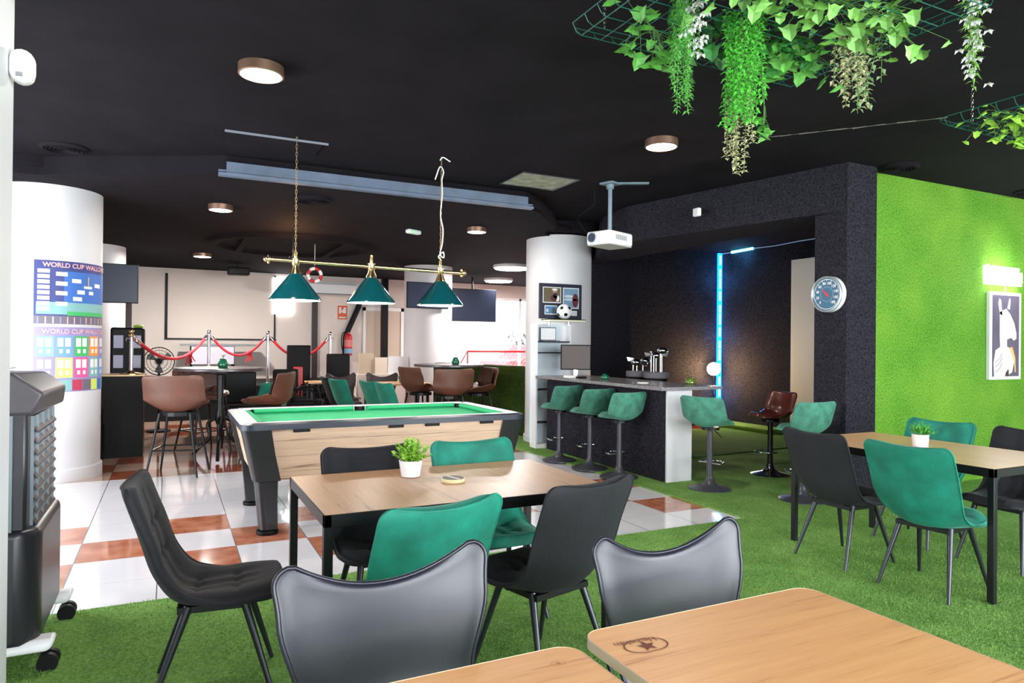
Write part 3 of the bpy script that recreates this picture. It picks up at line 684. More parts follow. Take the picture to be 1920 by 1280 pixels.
st = bar_stool('bar_stool', M_VELS, 'green velvet bar stool at the bar counter, nearest to the camera of the three', GS, M_STPOLE)
st.location = (4.3, 6.05, 0); st.rotation_euler.z = face_dir(-.12, 1)
dup(st, (4.3, 6.62, 0), face_dir(-.16, 1), 'green velvet bar stool at the bar counter, middle of the three')
dup(st, (4.26, 7.24, 0), face_dir(-.25, 1), 'green velvet bar stool at the bar counter, next to the white column')
s4 = dup(st, (4.78, 5.2, 0), face_dir(.95, .25), 'green velvet bar stool standing alone right of the white bar end panel')
s5 = dup(st, (5.22, 4.47, 0), face_dir(.05, 1), 'green velvet bar stool in front of the felt pillar below the gauge clock')
s6 = bar_stool('bar_stool', M_MAROON, 'glossy dark brown shell bar stool with chrome base in the dark bay', 'brown shell bar stools', M_CHROME)
s6.location = (5.92, 5.5, 0); s6.rotation_euler.z = face_dir(-.95, .2)
for c in s6.children:
    if c.name.startswith('pole'): c.data.materials[0] = M_BLKMET

# ---- brown tub stools
def tub(name, m, m2, label, group):
    t = thing(name, label, 'bar stool', (0, 0, 0), 0, group)
    rings, ts = shell([(.27, .70), (.2, .685), (0, .665), (-.17, .68), (-.25, .76), (-.27, .9), (-.285, 1.055)],
                      [(0, .23), (.2, .28), (.45, .3), (.7, .305), (1, .3)], [(0, .04), (.2, .1), (.45, .15), (.7, .1), (1, .06)], .05, .09, .045, nu=26, cexp=2.2)
    a, b = split_shell(rings, ts, .47, t, m, m)
    MB().lathe([(.001, 0), (.19, 0), (.215, .03), (.2, .07), (.001, .08)], (0, .03, .70), 28).build('cushion', m2, t, smooth=50)
    # quilted lining: a thin second shell inside the back
    r2_, ts2 = shell([(-.14, .74), (-.195, .79), (-.215, .9), (-.228, 1.02)], [(0, .22), (.5, .25), (1, .24)], [(0, .1), (.5, .09), (1, .06)], .012, .05, .05, nu=24, cexp=2.2,
                     tuft=lambda u, s: .006*(abs(math.sin(7*(u+s)))**8+abs(math.sin(7*(u-s)))**8))
    ring_mesh(MB(), r2_).build('quilted_lining', m2, t, smooth=70)
    MB().cyl((0, 0, .63), (0, 0, .67), .17).build('seat_frame', M_BLKMET, t)
    for x in (-1, 1):
        for y in (-1, 1):
            MB().cyl((x*.15, y*.14, .66), (x*.25, y*.24, .002), .015, .011, 10).build('leg', M_BLKMET, t, smooth=40)
    mb = MB()
    q = [(-.21, -.2), (.21, -.2), (.21, .2), (-.21, .2)]
    for (xa, ya), (xb, yb) in zip(q, q[1:]+q[:1]): mb.tube([(xa, ya, .28), (xb, yb, .28)], .009, 6)
    mb.build('footrest', M_BLKMET, t, smooth=True)
    return t
GT, GU = 'brown leather tub stools at the left high table', 'brown leather tub stools at the right high table'
tb = tub('tub_stool', M_BROWNL, M_BROWND, 'brown leather tub stool with its back to the camera left of the pool table', GT)
tb.location = (.1, 8.15, 0); tb.rotation_euler.z = face_dir(.3, 1)
dup(tb, (1.05, 8.55, 0), face_dir(-.85, .45), 'brown leather tub stool facing left directly behind the pool table left end')
dup(tb, (.4, 9.68, 0), face_dir(.5, -1), 'brown leather tub stool on the far side of the left high table', GT)
dup(tb, (3.45, 10.05, 0), face_dir(.85, .25), 'brown leather tub stool left of the right high table', GU)
dup(tb, (3.63, 9.3, 0), face_dir(.05, 1), 'brown leather tub stool, back to the camera, in front of the right high table', GU)
dup(tb, (4.22, 9.65, 0), face_dir(-1, .0), 'brown leather tub stool right of the right high table by the turf half wall', GU)

# ================================================================ TABLES
def frame_table(label, x0, x1, y0, y1, h, m, zf=.016):
    t = thing('dining_table', label, 'table', ((x0+x1)/2, (y0+y1)/2, 0), 0, 'oak top tables with black steel legs'); a, b = (x1-x0)/2, (y1-y0)/2
    B(-a+.004, a-.004, -b+.004, b-.004, h-.012, h).build('tabletop', m, t)
    mb = B(-a, a, -b, -b+.03, h-.05, h-.001); mb.box(-a, a, b-.03, b, h-.05, h-.001); mb.box(-a, -a+.03, -b, b, h-.05, h-.001); mb.box(a-.03, a, -b, b, h-.05, h-.001)
    mb.build('frame', M_BLKMET, t, bevel=.002)
    for x in (-1, 1):
        for y in (-1, 1):
            lx, ly = x*(a-.0175), y*(b-.0175); mb = B(lx-.0175, lx+.0175, ly-.0175, ly+.0175, zf, h-.045)
            mb.add([(lx, ly-.003, h-.13), (lx-x*.07, ly-.003, h-.05), (lx, ly-.003, h-.05), (lx, ly+.003, h-.13), (lx-x*.07, ly+.003, h-.05), (lx, ly+.003, h-.05)], [(0, 1, 2), (5, 4, 3), (0, 3, 4, 1), (1, 4, 5, 2), (2, 5, 3, 0)])
            mb.build('leg', M_BLKMET, t, bevel=.002)
    return t
frame_table('oak table with black frame and potted plant in the middle of the room', .535, 1.86, 2.665, 3.5, .76, M_WOODT1, .002)
for o in COL.objects:
    pass
frame_table('oak table with black frame and potted plant before the green wall', 4.06, 4.95, 2.2, 3.575, .76, M_WOODT2)
def cafe_table(label, x0, x1, y0, y1, h):
    t = thing('cafe_table', label, 'table', ((x0+x1)/2, (y0+y1)/2, 0), 0, 'wood top cafe tables nearest the camera'); a, b = (x1-x0)/2, (y1-y0)/2
    MB().prism(rrect(a, b, .05, 10), h-.022, h-.0012).build('tabletop', M_WOODFG, t)
    p1, p2 = rrect(a, b, .05, 10), rrect(a+.002, b+.002, .052, 10); n = len(p1)
    vs = [(x, y, z) for pts, z in ((p1, h-.024), (p2, h-.024), (p2, h-.001), (p1, h)) for x, y in pts]
    MB().add(vs, [(k*n+i, k*n+(i+1) % n, ((k+1) % 4)*n+(i+1) % n, ((k+1) % 4)*n+i) for k in range(4) for i in range(n)]).build('edge_band', M_EDGE, t)
    mb = MB().cyl((0, 0, .05), (0, 0, h-.03), .035); mb.box(-.25, .25, -.03, .03, h-.045, h-.025); mb.box(-.03, .03, -.25, .25, h-.045, h-.025); mb.build('pedestal', M_BLKMET, t, smooth=40)
    mb = MB()
    for k in range(4):
        a_ = PI/4+k*PI/2; mb.tube([(0, 0, .07), (.3*math.cos(a_), .3*math.sin(a_), .035)], [.03, .018], 8)
    mb.build('base', M_BLKMET, t, smooth=True)
    return t, a, b
tR, a, b = cafe_table('bottom right wood cafe table with a burned star emblem at its corner', .862, 1.605, .62, 1.362, .75)
tL, a2, b2 = cafe_table('bottom left wood cafe table beside the table with the star emblem', .075, .815, .58, 1.322, .75)
# burned emblem: oval, star, lettering (readable from the other side of the table)
M_BURN = mat('burnt_mark', (120, 68, 48), .6)
def emblem(t, cx, cy, z, s, m):
    mb = MB(); n = 40; o = []
    def out(r):                       # rounded stadium shape
        pts = []
        for k in range(n):
            an = 2*PI*k/n; pts.append((r*math.cos(an)*1.0+ (0.3 if math.cos(an) > 0 else -.3), r*.74*math.sin(an)))
        return pts
    p, q = out(1.0), out(1.1)
    vs = [(cx+x*s, cy+y*s, z) for x, y in p]+[(cx+x*s, cy+y*s, z) for x, y in q]
    mb.add(vs, [(i, (i+1) % n, n+(i+1) % n, n+i) for i in range(n) if not (.25 < i/n < .25)])
    st_ = [(math.cos(-PI/2+k*PI/5)*(.62 if k % 2 == 0 else .26), math.sin(-PI/2+k*PI/5)*(.62 if k % 2 == 0 else .26)) for k in range(10)]
    mb.add([(cx-x*s, cy-y*s-.1*s, z+.0001) for x, y in st_]+[(cx, cy-.1*s, z+.0001)], [(k, (k+1) % 10, 10) for k in range(10)])
    return mb.build('star_emblem', m, t)
def text(body, size, m, parent, mtx, name='lettering', ext=0.0, font_bold=False, mapf=None, kind_curve=False):
    c = bpy.data.curves.new('t', 'FONT'); c.body = body; c.size = size; c.align_x = 'CENTER'; c.align_y = 'CENTER'; c.extrude = ext
    if font_bold: c.offset = size*.03
    o = bpy.data.objects.new('t', c); COL.objects.link(o); bpy.context.view_layer.update()
    me = bpy.data.meshes.new_from_object(o.evaluated_get(bpy.context.evaluated_depsgraph_get())); bpy.data.objects.remove(o)
    for v in me.vertices:
        v.co = Vector(mapf(v.co)) if mapf else mtx @ v.co
    o = bpy.data.objects.new(name, me); COL.objects.link(o); me.materials.clear(); me.materials.append(m)
    if parent: o.parent = parent
    return o
e1 = emblem(tR, -a+.1, b-.118, .7503, .04, M_BURN)
e1.rotation_euler.z = 0
text('Heineken', .028, M_BURN, tR, Matrix.Translation((-a+.088, b-.094, .7506)) @ Matrix.Rotation(PI+math.radians(-6), 4, 'Z'))
M_FAINT = mat('faint_burnt_mark', (186, 128, 84), .6)
emblem(tL, a2-.075, b2-.07, .7503, .012, M_FAINT)

def round_table(label, x, y, r, h=1.1):
    t = thing('high_table', label, 'table', (x, y, 0), 0, 'round high tables')
    MB().lathe([(.001, h-.035), (r-.01, h-.035), (r, h-.028), (r, h-.006), (r-.006, h), (.001, h)], n=64).build('tabletop', M_DARKTOP, t, smooth=40)
    MB().lathe([(.001, h-.04), (.2, h-.04), (.2, h-.06), (.04, h-.09), (.038, .6), (.055, .55), (.055, .45), (.035, .4), (.035, .12), (.001, .12)], n=24).build('pedestal', M_BLKMET, t, smooth=40)
    for k in range(3):
        a_ = k*2*PI/3+.4; c, s = math.cos(a_), math.sin(a_)
        MB().tube(catmull([(.03*c, .03*s, .5), (.16*c, .16*s, .42), (.14*c, .14*s, .25), (.28*c, .28*s, .12), (.36*c, .36*s, .03)], 6), .022, 8).build('base_foot', M_BLKMET, t, smooth=True)
    return t
round_table('left round high table with green vase behind the brown tub stool', .56, 9.05, .52)
round_table('right round high table with green vase among brown tub stools', 3.87, 9.95, .54)
# far low tables
def low_table(label, x, y, sx, sy, h=.75):
    t = thing('low_table', label, 'table', (x, y, 0), 0, 'low oak tables at the back')
    B(-sx, sx, -sy, sy, h-.03, h).build('tabletop', M_WOODT2, t, bevel=.004)
    for a_ in (-1, 1):
        for b_ in (-1, 1): B(a_*(sx-.05)-.02, a_*(sx-.05)+.02, b_*(sy-.05)-.02, b_*(sy-.05)+.02, 0, h-.03).build('leg', M_BLKMET, t)
low_table('far oak low table right of the green chairs, with a small green pot', 3.45, 11.3, .5, .35)
low_table('far oak table seen under the left high table top', .62, 11.4, .35, .3)
low_table('far oak table between the black office chairs and the shell chairs', 2.5, 12.6, .3, .25, .72)
# far black chairs
def armchair(label, x, y, rz, back=1.15, kind='office_chair'):
    t = thing(kind, label, 'chair', (x, y, 0), rz, 'black chairs at the back of the room')
    B(-.23, .23, -.24, .24, .42, .5).build('seat', M_BLKPL, t, bevel=.03, seg=3)
    o = MB().box(-.22, .22, -.27, -.21, .52, back).build('backrest', M_BLKPL, t, bevel=.025, seg=3)
    for x_ in (-1, 1):
        MB().tube(catmull([(x_*.25, -.22, .45), (x_*.27, -.2, .66), (x_*.27, .1, .67), (x_*.25, .18, .45)], 6), .018, 8).build('armrest', M_BLKPL, t, smooth=True)
        for y_ in (-1, 1): MB().cyl((x_*.2, y_*.2, .43), (x_*.23, y_*.24, 0), .016, .012, 8).build('leg', M_BLKMET, t)
    return t
ca = armchair('far tall black office chair with a pale mark under the rope', 2.2, 13.1, face_dir(.1, -1), 1.36)
text('VIP', .06, M_PAPER, ca, Matrix.Translation((0.05, -.2, .9)) @ Matrix.Rotation(PI/2, 4, 'X') @ Matrix.Rotation(PI, 4, 'Y'), 'back_mark') if 0 else B(-.02, .17, -.212, -.206, .78, .81).build('back_mark', M_PAPER, ca)
armchair('far black chair right of the tall black office chair', 2.85, 13.15, face_dir(-.3, -1), 1.2)
armchair('black armchair facing right behind the pool table, left of the shell chairs', 1.98, 11.3, face_dir(.9, -.3), .95, 'arm_chair')
armchair('black armchair in front of the tall office chair near the brown tub stool', 1.85, 12.15, face_dir(.2, -1), .95, 'arm_chair')

armchair('black armchair seen under the left high table top before the stage', .95, 10.45, face_dir(.1, -1), .98, 'arm_chair')
# ================================================================ BAR
t = thing('bar_counter', 'black felt bar counter with grey granite top and white end panel', 'bar counter', (4.9, 6.9, 0))
cx, cy = 4.9, 6.9
B(4.57-cx, 4.62-cx, 5.62-cy, 8.1-cy, .002, .965).build('front_panel', M_BLACKTURF, t)
B(4.571-cx, 4.9-cx, 5.6-cy, 5.66-cy, .002, .965).build('end_panel', M_WHITE, t, bevel=.003)
B(4.62-cx, 4.88-cx, 5.66-cy, 8.1-cy, .1, .95).build('cabinet', M_BLACKTURF, t)
B(4.42-cx, 5.22-cx, 5.5-cy, 8.16-cy, .965, 1.0).build('countertop', M_GRANITE, t, bevel=.004)
def put(name, label, cat, loc, group=None, rz=0): return thing(name, label, cat, loc, rz, group)
# shelf unit by the column
t = thing('shelf_unit', 'white shelf unit with thin black shelves against the bar column', 'shelf unit', (4.72, 8.2, 0))
B(-.27, -.245, -.0, .14, .002, 1.7).build('side_panel', M_WHITEPL, t); B(.255, .28, -.0, .14, .002, 1.7).build('side_panel', M_WHITEPL, t)
B(-.28, .29, .14, .155, .002, 1.7).build('back_panel', mat('pale_blue_back_panel', (214, 226, 234), .4), t); B(-.28, .29, -.03, .16, .002, .07).build('plinth', M_PAPER, t)
for z in (.35, .8, 1.3, 1.45): B(-.245, .255, -.01, .14, z, z+.014).build('shelf', M_BLKPL, t)
t = thing('turf_shelf', 'turf topped wall shelf carrying the football on the bar column', 'shelf', (4.86, 8.18, 1.755))
B(-.28, .28, -.13, .13, -.02, 0).build('board', mat('cream_board', (236, 232, 206), .4), t); B(-.28, .28, -.13, .13, 0, .012).build('turf_top', M_TURFD, t)
for x in (-.2, .12): MB().cyl((x, .05, -.07), (x, .05, -.02), .02).build('bracket', M_CHROME, t, smooth=40)
# football: white ball with dark patches cut from an icosphere
t = thing('football', 'black and white football on the turf shelf before the framed photos', 'ball', (4.84, 8.12, 1.873))
bm = bmesh.new(); bmesh.ops.create_icosphere(bm, subdivisions=1, radius=1); pent = [v.co.normalized() for v in bm.verts if len(v.link_edges) == 5][:12]; bm.free()
bm = bmesh.new(); bmesh.ops.create_icosphere(bm, subdivisions=5, radius=.105); me = bpy.data.meshes.new('ball_skin')
me.materials.append(M_WHITEPL); me.materials.append(M_BLKPL)
for f in bm.faces:
    c = f.calc_center_median().normalized(); dd = sorted([c.angle(p) for p in pent]); f.smooth = True
    if dd[0] < .2+.12*(1-min(1, (dd[1]-dd[0])/.9)): f.material_index = 1
bm.to_mesh(me); bm.free(); o = bpy.data.objects.new('ball_skin', me); COL.objects.link(o); o.parent = t
# framed photographs
t = thing('framed_photos', 'dark framed collage of sports photos leaning on the bar column', 'picture', (4.87, 8.265, 1.775), math.radians(0))
B(-.34, .34, .0, .03, 0, .49).build('frame', mat('dark_blue_frame', (48, 50, 66), .35), t, bevel=.004)
pic = lambda x0, x1, z0, z1, d, m, nm, par=None: B(x0, x1, -d, -d+.002, z0, z1).build(nm, m, par or t)
cols = {'brownpic': (104, 92, 66), 'skin': (196, 130, 104), 'cap': (235, 235, 235), 'vest': (44, 48, 62), 'sky': (120, 150, 176), 'wave': (200, 212, 218), 'maroon': (96, 40, 50), 'bluep': (70, 124, 176)}
CM = {k: mat(k, v, .5) for k, v in cols.items()}
for (x0, x1, z0, z1, bgm, parts) in ((-.29, .0, .22, .44, 'brownpic', [(-.17, -.07, .24, .33, 'maroon'), (-.13, -.06, .28, .36, 'vest'), (-.09, -.03, .24, .33, 'cap'), (-.14, -.07, .36, .39, 'skin'), (-.15, -.06, .39, .42, 'cap')]),
                                     (.03, .29, .15, .44, 'sky', [(.05, .2, .3, .34, 'wave'), (.04, .27, .26, .29, 'wave'), (.18, .28, .17, .36, 'maroon')]),
                                     (-.26, -.06, .06, .185, 'bluep', [(-.15, -.1, .07, .15, 'brownpic'), (-.24, -.2, .09, .14, 'wave')]), (.17, .26, .05, .12, 'wave', [])):
    pm = pic(x0, x1, z0, z1, .003, M_PAPER, 'photo_mount')
    pic(x0+.012, x1-.012, z0+.012, z1-.012, .0045, CM[bgm], 'photo', pm)
    for a0, a1, b0, b1, mm in parts:
        MB().lathe([(.001, 0), (1, 0), (1, .0015), (.001, .0015)], n=20).build('photo_detail', CM[mm], pm)
        o = COL.objects[-1] if False else pm.children[-1]
        o.matrix_local = Matrix.Translation(((a0+a1)/2, -.0065, (b0+b1)/2)) @ Matrix.Rotation(PI/2, 4, 'X') @ Matrix.Diagonal(((a1-a0)/2, (b1-b0)/2, 1, 1))
# monitor, laptop, small things on the counter
t = thing('monitor', 'dark monitor on a silver stand at the far end of the bar', 'monitor', (4.8, 7.75, 1.0), face_dir(.5, 1))
o = B(-.2, .2, -.03, .0, .09, .42).build('housing', M_BLKPL, t, bevel=.006); B(-.185, .185, -.032, -.03, .105, .405).build('screen', mat('brown_reflecting_screen', (66, 52, 48), .45), t)
MB().box(-.03, .03, 0, .03, .01, .2).build('stand', M_CHROME, t, bevel=.004); B(-.12, .12, -.08, .1, .001, .014).build('foot', M_GREYPL, t, bevel=.005)
t = thing('laptop', 'grey laptop standing open on the shelf behind the monitor', 'laptop', (4.7, 8.24, 1.466), face_dir(.1, 1))
B(-.14, .1, -.09, .06, 0, .012).build('keyboard_base', M_GREYPL, t, bevel=.003); B(-.14, .1, .05, .062, .012, .19).build('lid', M_STEELLEG, t, bevel=.003); B(-.13, .09, .047, .05, .02, .18).build('screen', M_WHITEPL, t)
tag(B(4.6, 4.72, 7.35, 7.47, 1.001, 1.02).build('keyboard', M_BLKPL, bevel=.004), 'small black keypad on the bar in front of the monitor', 'keypad')
tag(B(4.5, 4.62, 7.42, 7.56, 1.001, 1.03).build('card_box', M_PAPER, bevel=.004), 'low white box on the bar beside the monitor', 'box')
def bowl(label, x, y, z, m, r=.05, nm='glass_ashtray'):
    t = thing(nm, label, 'ashtray', (x, y, z), 0, 'glass ashtrays on the bar')
    MB().lathe([(.001, 0), (r*.7, 0), (r, .02), (r, .04), (r*.8, .055), (r*.6, .045), (.001, .03)], n=24).build('bowl', m, t, smooth=40)
    MB().lathe([(r*.5, .05), (r*.55, .062), (r*.3, .075), (.001, .078)], n=24).build('lid', m, t, smooth=40)
bowl('dark green glass ashtray on the bar right of the monitor', 4.72, 6.95, 1.0, M_GREENGL)
bowl('yellow green glass ashtray near the right end of the bar', 5.1, 5.86, 1.0, mat('lime_glass', (84, 112, 34), .15, coat=.5), .058)
tag(MB().lathe([(.001, 0), (.06, 0), (.06, .01), (.001, .01)], (4.72, 6.2, 1.001), 24).build('coaster', M_PAPER), 'flat white coaster on the bar near the golf clubs', 'coaster')
# golf bags behind the bar with clubs
M_BAG = mat('grey_bag_fabric', (96, 92, 96), .7)
for bi, (bx, by, lab) in enumerate(((5.52, 7.35, 'left grey golf bag behind the bar counter'), (5.5, 6.95, 'right grey golf bag behind the bar counter'))):
    t = thing('golf_bag', lab, 'golf bag', (bx, by, .017), 0, 'golf bags behind the bar')
    MB().lathe([(.001, 0), (.13, 0), (.14, .02), (.13, .5), (.135, 1.02), (.15, 1.05), (.12, 1.06), (.001, 1.0)], n=28).build('bag_body', M_BLKPL, t, smooth=40)
    MB().lathe([(.15, .99), (.162, 1.0), (.162, 1.06), (.15, 1.07)], n=28, closed=True).build('collar', M_BAG, t, smooth=40)
    B(-.16, -.1, -.09, .09, .2, .7).build('pocket', M_BAG, t, bevel=.02)
    rn = random.Random(bi+4)
    for k in range(5):
        an = k*2*PI/5+bi; hx, hy = .07*math.cos(an), .07*math.sin(an); hz = rn.uniform(1.16, 1.36)
        big = k in (0, 3)
        c = thing('golf_club', '%s golf club head %s' % ('large silver' if big else 'slim silver iron', ['standing in the left bag behind the bar', 'standing in the right bag behind the bar'][bi]), 'golf club', (bx+hx, by+hy, 1.0), an, 'golf clubs in the %s bag' % ('left', 'right')[bi] + (' with large heads' if big else ' with slim heads'))
        MB().cyl((0, 0, .0), (0, 0, hz-1.0), .006).build('shaft', M_CHROME, c, smooth=40)
        if big: 
            h = MB().sphere((0.035, 0, hz-.99), .07, 16, 10, .62).build('club_head', M_CHROME, c, smooth=True)
        else:
            h = MB().add([(-.01, -.008, hz-1.02), (.07, -.012, hz-1.03), (.085, -.012, hz-.97), (-.008, -.008, hz-.985), (-.01, .008, hz-1.02), (.07, .012, hz-1.03), (.085, .012, hz-.97), (-.008, .008, hz-.985)],
                         [(0, 1, 2, 3), (7, 6, 5, 4), (0, 4, 5, 1), (1, 5, 6, 2), (2, 6, 7, 3), (3, 7, 4, 0)]).build('club_head', M_CHROME, c, bevel=.004)
# ================================================================ DARK BAY
M_LED = mat('blue_led_glow', (10, 120, 255), .5, emit=6); M_LEDC = mat('cyan_led_glow', (90, 215, 255), .5, emit=8); M_LEDD = mat('dim_led_strip', (120, 140, 175), .5, emit=.4)
t = thing('led_strip', 'glowing blue light strip up the dark bay corner and along its top', 'light strip', (8.93, 9.46, 0))
MB().box(-.06, .02, -.0, .04, .05, 3.1).build('blue_backing', M_LED, t)
for k in range(14): B(-.05, -.012, -.014, .0, .08+k*.216, .22+k*.216+.03*(k % 3)).build('bright_segment', M_LEDC, t, bevel=.004)
MB().tube([(0, -.02, 3.09), (0, -.25, 3.09)], .009).build('corner_cable', M_LEDD, t)
MB().tube([(0, -.25, 3.09), (0, -.75, 3.1)], .022).build('lit_top_segment', M_LEDC, t)
MB().tube([(0, -.75, 3.1), (0, -1.2, 3.085), (0, -1.7, 3.1), (0, -2.6, 3.1)], .008).build('dim_top_segment', M_LEDD, t)
for z in (.6, 1.6, 2.6): point('led_strip_light', (8.75, 9.28, z), 5, (.1, .45, 1), .04)
point('led_strip_light', (8.8, 8.9, 2.98), 4, (.1, .45, 1), .04)
t = thing('spot_lamp', 'bright warm spot lamp glowing in the dark bay left of the blue strip', 'lamp', (8.62, 9.3, .017))
MB().cyl((0, 0, 0), (0, 0, .02), .1).cyl((0, 0, .02), (0, 0, .9), .012).build('stand', M_BLKMET, t, smooth=40)
MB().sphere((0, 0, 1.0), .115, 20, 14).build('glowing_globe', mat('warm_globe_glow', (255, 214, 150), .5, emit=25), t, smooth=True)
point('spot_lamp_light', (8.45, 9.1, 1.02), 60, (1, .62, .28), .06)

# gauge shaped wall clock on the pillar
t = thing('gauge_clock', 'round silver gauge style clock with blue dial on the felt pillar', 'clock', (5.54, 4.44, 1.915))
def disc(r0, r1, x, nm, m, par=None, n=48):   # annulus facing -x
    mb = MB(); vs = [(x, r*math.cos(2*PI*k/n), r*math.sin(2*PI*k/n)) for r in (r0, r1) for k in range(n)]
    mb.add(vs, [(k, (k+1) % n, n+(k+1) % n, n+k) for k in range(n)]); return mb.build(nm, m, par or t)
MB().cyl((0, 0, 0), (-.05, 0, 0), .168, .168, 48).build('case', M_WHITEPL, t, smooth=40)
prof = [(.168, -.05), (.168, -.064), (.155, -.066), (.148, -.055)]
vs = [(x, r*math.cos(2*PI*k/48), r*math.sin(2*PI*k/48)) for r, x in prof for k in range(48)]
MB().add(vs, [(i*48+k, i*48+(k+1) % 48, (i+1)*48+(k+1) % 48, (i+1)*48+k) for i in range(3) for k in range(48)]).build('bezel', mat('brushed_silver', (190, 200, 205), .3, metal=.8), t, smooth=40)
disc(.001, .15, -.0515, 'dial', mat('teal_blue_dial', (66, 110, 136), .3))
disc(.136, .141, -.0535, 'ring_line', M_WHITEPL); disc(.066, .07, -.0535, 'inner_ring', mat('lavender_ring', (150, 170, 205), .4))
def onclock(r, a): return (-.0545, -r*math.sin(a), r*math.cos(a))       # a clockwise from top seen from -x side (y to the left)
for k in range(13):
    a_ = math.radians(-135+k*22.5); c = onclock(.128, a_); 
    MB().tube([onclock(.124, a_), onclock(.139, a_)], .0022, 4).build('tick', M_WHITEPL, t)
for k, s_ in enumerate(('0', '20', '40', '60', '80', '100', '120', '140', '160', '180')):
    a_ = math.radians(-138+k*276/9); c = onclock(.103, a_)
    text(s_, .034, M_WHITEPL, t, Matrix.Translation(c) @ Matrix.Rotation(-PI/2, 4, 'Z') @ Matrix.Rotation(PI/2, 4, 'X'), 'numeral', font_bold=True)
MB().add([onclock(.085, math.radians(-48)), onclock(.014, math.radians(60)), onclock(.05, math.radians(132)), onclock(.014, math.radians(204))], [(0, 1, 2, 3)]).build('hand', mat('red_hand', (214, 60, 80), .4), t).location.x = -.002

# neon sign and picture on the turf wall
t = thing('neon_sign', 'white glowing script neon sign on the green turf wall above the poster', 'neon sign', (8.21, 4.35, 2.22))
M_NEON = mat('white_neon', (255, 250, 255), .5, emit=9)
mb = MB(); pts = []
for k in range(90):
    u = k/89; x = -.32+.64*u+.018*math.sin(u*62); z = .035-.07*u+.052*math.sin(u*58)*(1+.4*math.sin(u*9)); pts.append((x, 0, z))
mb.tube(pts, .014, 6).build('neon_tube', M_NEON, t, smooth=True)
mb = MB().tube([(-.33, .0, .11), (-.29, 0, .03), (-.31, 0, -.09)], .014, 6).tube([(.3, 0, .05), (.31, 0, -.05), (.26, 0, -.09)], .014, 6).tube([(-.3, 0, -.06), (-.1, .01, -.075), (.28, .01, -.06)], .012, 6); mb.build('neon_letter_ends', M_NEON, t, smooth=True)
B(-.34, .34, .03, .045, -.1, .11).build('clear_backing', mat('clear_acrylic', (225, 235, 225), .2, alpha=.25), t); MB().tube([(0, 0, -.08), (.01, 0, -.19)], .004, 6).build('cord', M_WHITEPL, t)
point('neon_glow', (8.2, 4.2, 2.22), 14, (1, .98, 1), .15)
t = thing('framed_poster', 'white framed poster of a pale long eared animal figure on dark ground', 'picture', (8.245, 4.37, 1.565))
B(-.3, .3, -.01, .029, -.48, .48).build('frame', M_WHITEPL, t, bevel=.004)
B(-.255, .255, -.012, -.0101, -.445, .445).build('print', mat('dark_print', (92, 82, 104), .4, var=.2, vscale=3), t)
def cut(pts, m, nm, d=-.0135): return MB().add([(x, d, z) for x, z in pts], [tuple(range(len(pts)))]).build(nm, m, t)
cut([(-.07, .22), (-.1, .39), (-.13, .41), (-.15, .36), (-.12, .24)], M_PAPER, 'ear'); cut([(.02, .3), (.06, .42), (.085, .4), (.07, .29)], M_PAPER, 'ear')
cut([(-.12, .26), (.0, .3), (.08, .24), (.16, .14), (.2, .03), (.2, -.03), (.15, -.05), (.1, -.02), (.02, -.04), (.02, -.12), (-.11, -.14), (-.12, .0)], M_PAPER, 'head')
cut([(-.11, -.12), (.04, -.12), (.1, -.16), (.16, -.28), (.12, -.4), (.02, -.445), (-.22, -.445), (-.235, -.3), (-.2, -.16)], M_WHITEPL, 'white_shirt', -.0142)
cut([(.06, -.13), (.12, -.12), (.18, -.24), (.19, -.4), (.17, -.4), (.15, -.26)], mat('orange_scarf', (226, 186, 110), .6), 'scarf', -.015)
for z in (-.25, -.3, -.36): MB().tube([(-.2, -.0145, z-.04), (-.12, -.0145, z), (-.08, -.0145, z+.06)], .003, 4).build('shirt_fold', MATS['dark_print'], t)
MB().add([(x, -.0148, z) for x, z in ((-.02, -.445), (.06, -.445), (.05, -.36), (.0, -.4))], [(0, 1, 2, 3)]).build('dark_hem', M_BROWND, t)

# ================================================================ POSTERS ON THE LEFT COLUMN
CX, CY, CR = -1.13, 8.55, .482
A0 = math.radians(-97.0)
def arc(u0, u1, z0, z1, m, nm, par, off=0.0, n=None):
    R = CR+off; n = n or max(2, int(abs(u1-u0)/.03)+1); vs = []
    for i in range(n+1):
        a_ = A0+(u0+(u1-u0)*i/n)/.48; vs += [(CX+R*math.cos(a_), CY+R*math.sin(a_), z0), (CX+R*math.cos(a_), CY+R*math.sin(a_), z1)]
    return MB().add(vs, [(2*i, 2*i+2, 2*i+3, 2*i+1) for i in range(n)]).build(nm, m, par, smooth=True)
PC = {'navy': (58, 66, 130), 'blue': (60, 110, 190), 'sky': (110, 160, 220), 'green': (70, 180, 100), 'teal': (130, 180, 180), 'pink': (226, 90, 150), 'yell': (212, 230, 110), 'oran': (240, 150, 60), 'grey': (110, 104, 118), 'violet': (150, 140, 190), 'red': (190, 60, 90), 'rose': (232, 176, 176)}
PM = {k: mat('poster_'+k, v, .5) for k, v in PC.items()}
t1 = thing('wall_poster', 'upper blue tournament wallchart poster on the left white column', 'poster', (0, 0, 0), 0, None)
z0, z1 = 1.575, 2.2
arc(0, .9, z0, z1, PM['navy'], 'poster_sheet', t1)
arc(.25, .9, 1.79, 2.1, PM['blue'], 'blue_field', t1, .0012); arc(.02, .9, 1.67, 1.79, PM['teal'], 'green_field', t1, .0014); arc(.28, .9, 1.66, 1.70, PM['green'], 'pitch_band', t1, .0018)
arc(0, .9, 1.575, 1.655, PM['grey'], 'photo_band', t1, .0016)
for k in range(14): arc(.03+k*.062, .042+k*.062, 1.58, 1.645, PM['rose'] if k % 3 else PM['violet'], 'player_figure', t1, .0024)
